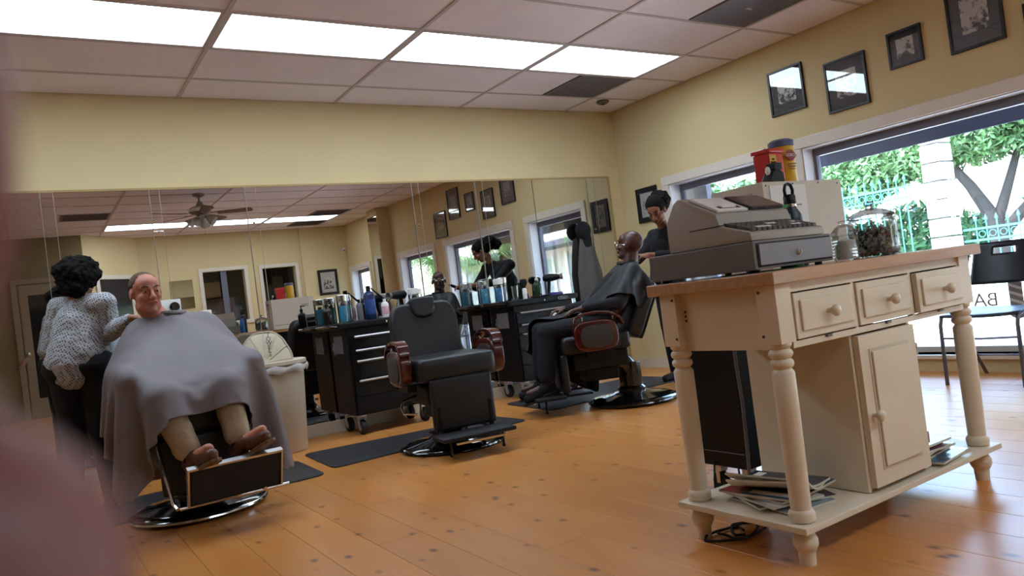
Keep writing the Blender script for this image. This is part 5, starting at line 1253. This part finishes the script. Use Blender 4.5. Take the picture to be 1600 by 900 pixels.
tree((15.3, 6.75, 0), [([(0, 0, 0), (.05, 0, .6), (0, .05, 1.2), (-.1, .35, 1.9), (-.2, .9, 2.8)], [.2, .17, .14, .10, .06]), ([(.05, 0, .9), (.1, -.5, 1.4), (0, -1.1, 1.75), (0, -1.7, 2.3)], [.12, .09, .07, .04]), ([(0, .03, 1.1), (.2, -.2, 1.9), (.3, -.5, 2.8)], [.11, .08, .05])],
     [(0, 1.0, 2.55, .6), (0, .1, 2.75, .6), (.3, -.9, 2.6, .6), (-.3, 1.9, 2.5, .6), (-.2, 2.8, 2.4, .65), (0, 3.7, 2.45, .6), (0, 4.5, 2.6, .6), (0, -1.9, 2.7, .7), (.2, 1.0, 3.3, .7), (0, -.6, 3.3, .7), (0, 2.6, 3.2, .7), (0, -3, 3.0, .8), (-.5, 2.2, 2.05, .35), (-.3, 3.4, 1.9, .35), (0, 4.2, 3.2, .6)], 26000, LEAF, 'broad leafed tree with forked trunk across the street', .095, 2)
tree((17.0, 5.6, 0), [([(0, 0, 0), (0, 0, 1), (0, .2, 1.6)], [.15, .12, .08])], [(0, 0, 1.7, .7), (0, .8, 1.6, .5), (0, -.9, 1.8, .7), (0, -1.8, 2.0, .8)], 4500, LEAFD, 'dark low tree behind the lower iron railing', .13, 3)
tree((16.6, 9.0, 0), [([(0, 0, 0), (0, 0, 1.2)], [.1, .07])], [(0, 0, 1.2, .8), (.2, 1.3, 1.0, .8), (.3, -1.1, 1.0, .6), (.3, 2.6, 1.5, .8)], 4500, LEAFD, 'dense shrubbery behind the tall iron fence', .12, 4)
tree((15.2, 13.6, 0), [([(0, 0, 0), (0, 0, 2.2)], [.16, .1])], [(0, 0, 2.5, .9), (0, 1.2, 2.3, .8), (0, -1.3, 2.4, .8), (0, 2.2, 1.8, .8), (0, -2.2, 2.7, .6)], 7000, LEAF, 'pale leafed tree seen through the far window', .12, 6)
# iron fences
def fence(y0, y1, ztop, x, label, step=.16, double=True):
    e = empty('iron_fence', (x, (y0+y1)/2, 0)); L = (y1-y0)/2
    for z in ([ztop-.22, ztop-.42, .25] if double else [ztop-.22, .2]): mk('rail', G().box(-.018, .018, -L, L, z-.018, z+.018), TEAL, e)
    pk = mk('picket', G().rod((0, 0, .05), (0, 0, ztop-.08), .012, n=8).lathe([(.012, ztop-.1), (.03, ztop-.07), (.008, ztop), (0, ztop+.02)], 8), TEAL, e, False)
    n = int((y1-y0)/step)
    pk.location = (0, -L+step/2, 0)
    for k in range(1, n): inst(pk, parent=e, loc=(0, -L+step/2+k*step, 0))
    if double:
        rg_ = mk('ring', G().tube([(0, .055*math.cos(t), ztop-.32+.055*math.sin(t)) for t in [2*PI*k/12 for k in range(12)]], .008, 5, True), TEAL, e)
        rg_.location = (0, -L+step, 0)
        for k in range(1, n-1): inst(rg_, parent=e, loc=(0, -L+step+k*step, 0))
    return tag(e, label, 'fence')
fence(7.6, 11.2, 2.25, 14.0, 'tall pale teal iron fence with spear tops across the street')
fence(2.2, 6.75, 1.28, 14.0, 'low teal iron railing right of the white pillar', .17)
PILM = mat('weathered_stone', 'aaa8aa', .9, var=.06)
pil = tag(empty('gate_pillar', (14.0, 7.05, 0)), 'white pillar of stacked stone blocks between the two iron fences', 'pillar')
blk = mk('stone_block', G().cb((0, 0, .16), (.46, .34, .31)), PILM, pil, bevel=.02)
for k in range(1, 10): inst(blk, parent=pil, loc=(0, 0, .335*k))
mk('pillar_cap', G().cb((0, 0, 3.42), (.56, .5, .12)).prism([(-.2, 3.48), (.2, 3.48), (0, 3.6)], -.26, .26, 'x'), PILM, pil, bevel=.01)
# house behind with an arched window
hs = tag(empty('house', (19.5, 6.0, 0)), 'white stucco house with a tall arched window and orange tiled edge', 'building')
mk('house_wall', G().box(0, 5, -9, -.2, 0, 4.2), STUCCO, hs)
wf = mk('arched_window', G().prism([(-4.1, .3), (-2.9, .3), (-2.9, 1.15)]+[(-3.5+.6*math.cos(t*PI/12), 1.15+.45*math.sin(t*PI/12)) for t in range(1, 12)]+[(-4.1, 1.15)], -.03, 0, 'x'), mat('arch_window_glass', '4d6474', .2, var=.15), hs)
mk('window_bars', G().box(-.05, -.03, -3.52, -3.48, .3, 1.6).box(-.05, -.03, -4.1, -2.9, 1.12, 1.17).box(-.05, -.03, -3.82, -3.79, .3, 1.5).box(-.05, -.03, -3.22, -3.19, .3, 1.5), WHITEP, wf)
mk('window_hood', G().tube([(-.06, -3.5+.72*math.cos(t*PI/14), 1.12+.6*math.sin(t*PI/14)) for t in range(15)], .07, 8), STUCCO, wf, True)
mk('tile_edge', G().box(-.3, .2, -6.0, -1.6, 1.92, 2.02), mat('terracotta', 'b0603a', .8), hs, bevel=.02)
bd = tag(empty('building', (24, 14, 0)), 'pale building across the street beyond the trees', 'building')
mk('building_wall', G().box(0, 4, -6, 14, 0, 6), STUCCO, bd); mk('cornice', G().box(-.2, 0, -6, 14, 5.6, 5.9), STUCCO, bd)
bd = tag(empty('shop_building', (13.5, -4, 0)), 'pale shop building with dark canopy, seen in the mirror through the windows', 'building')
mk('building_wall', G().box(.3, 5, -9, 4.5, 0, 4.5), STUCCO, bd); mk('canopy', G().box(-.9, .3, -8.5, 4.0, 2.2, 2.35), mat('slate_canopy', '4a505e', .7), bd)
for k in range(4):
    wd = mk('shop_window', G().box(.26, .3, -8.2+k*3.1, -5.8+k*3.1, .4, 1.95), mat('shop_glass', '6f8a94', .15, var=.1), bd); mk('shop_frame', G().box(.22, .26, -8.25+k*3.1, -8.15+k*3.1, .3, 2.05).box(.22, .26, -5.85+k*3.1, -5.75+k*3.1, .3, 2.05), WHITEP, wd)
# palms seen in the mirror
def palm(loc, h, label, seed):
    e = empty('palm_tree', loc); mk('trunk', G().tube([(0, 0, 0), (.03, 0, h*.5), (0, .02, h)], [.16, .13, .12], 12), BARK, e, True)
    rs = random.Random(seed)
    for k in range(26):
        a = k*2.4; el_ = rs.uniform(-.5, 1.1); L = rs.uniform(.8, 1.15); g = G(); pts = []
        for q in range(7): t = q/6; pts.append(Vector((math.cos(a)*L*t*math.cos(el_*(1-t*.6)), math.sin(a)*L*t*math.cos(el_*(1-t*.6)), h+L*t*math.sin(el_)-.55*t*t)))
        g.tube(pts, [.012, .011, .01, .008, .006, .005, .003], 5)
        vs = []; fs = []
        for q in range(1, 7):
            for sd in (-1, 1):
                for w_ in (0, .5):
                    p = pts[q-1].lerp(pts[q], w_); d = (pts[q]-pts[q-1]).normalized(); s_ = d.cross(V((0, 0, 1))).normalized()*sd; b0 = len(vs); ll = .42*(1-abs(q/6-.5))
                    vs += [p, p+d*.03, p+s_*ll+d*ll*.6-V((0, 0, .18))]; fs.append((b0, b0+1, b0+2))
        g.add(vs, fs); mk('frond', g, PALMG, e)
    return tag(e, label, 'palm')
palm((8.2, -.8, -.02), 2.1, 'palm tree outside seen in the mirror behind the leaning hairdresser', 1)
palm((8.3, -4.0, -.02), 2.0, 'palm tree outside seen in the mirror at the narrow window', 2)
palm((8.9, 1.6, -.02), 2.4, 'palm tree outside nearest the kerb, seen in the mirror', 3)

for o in bpy.data.objects:
    if o.type == 'MESH' and not o.data.materials: o.data.materials.append(WALL)
print('objects', len(bpy.data.objects), 'planks', nplank)
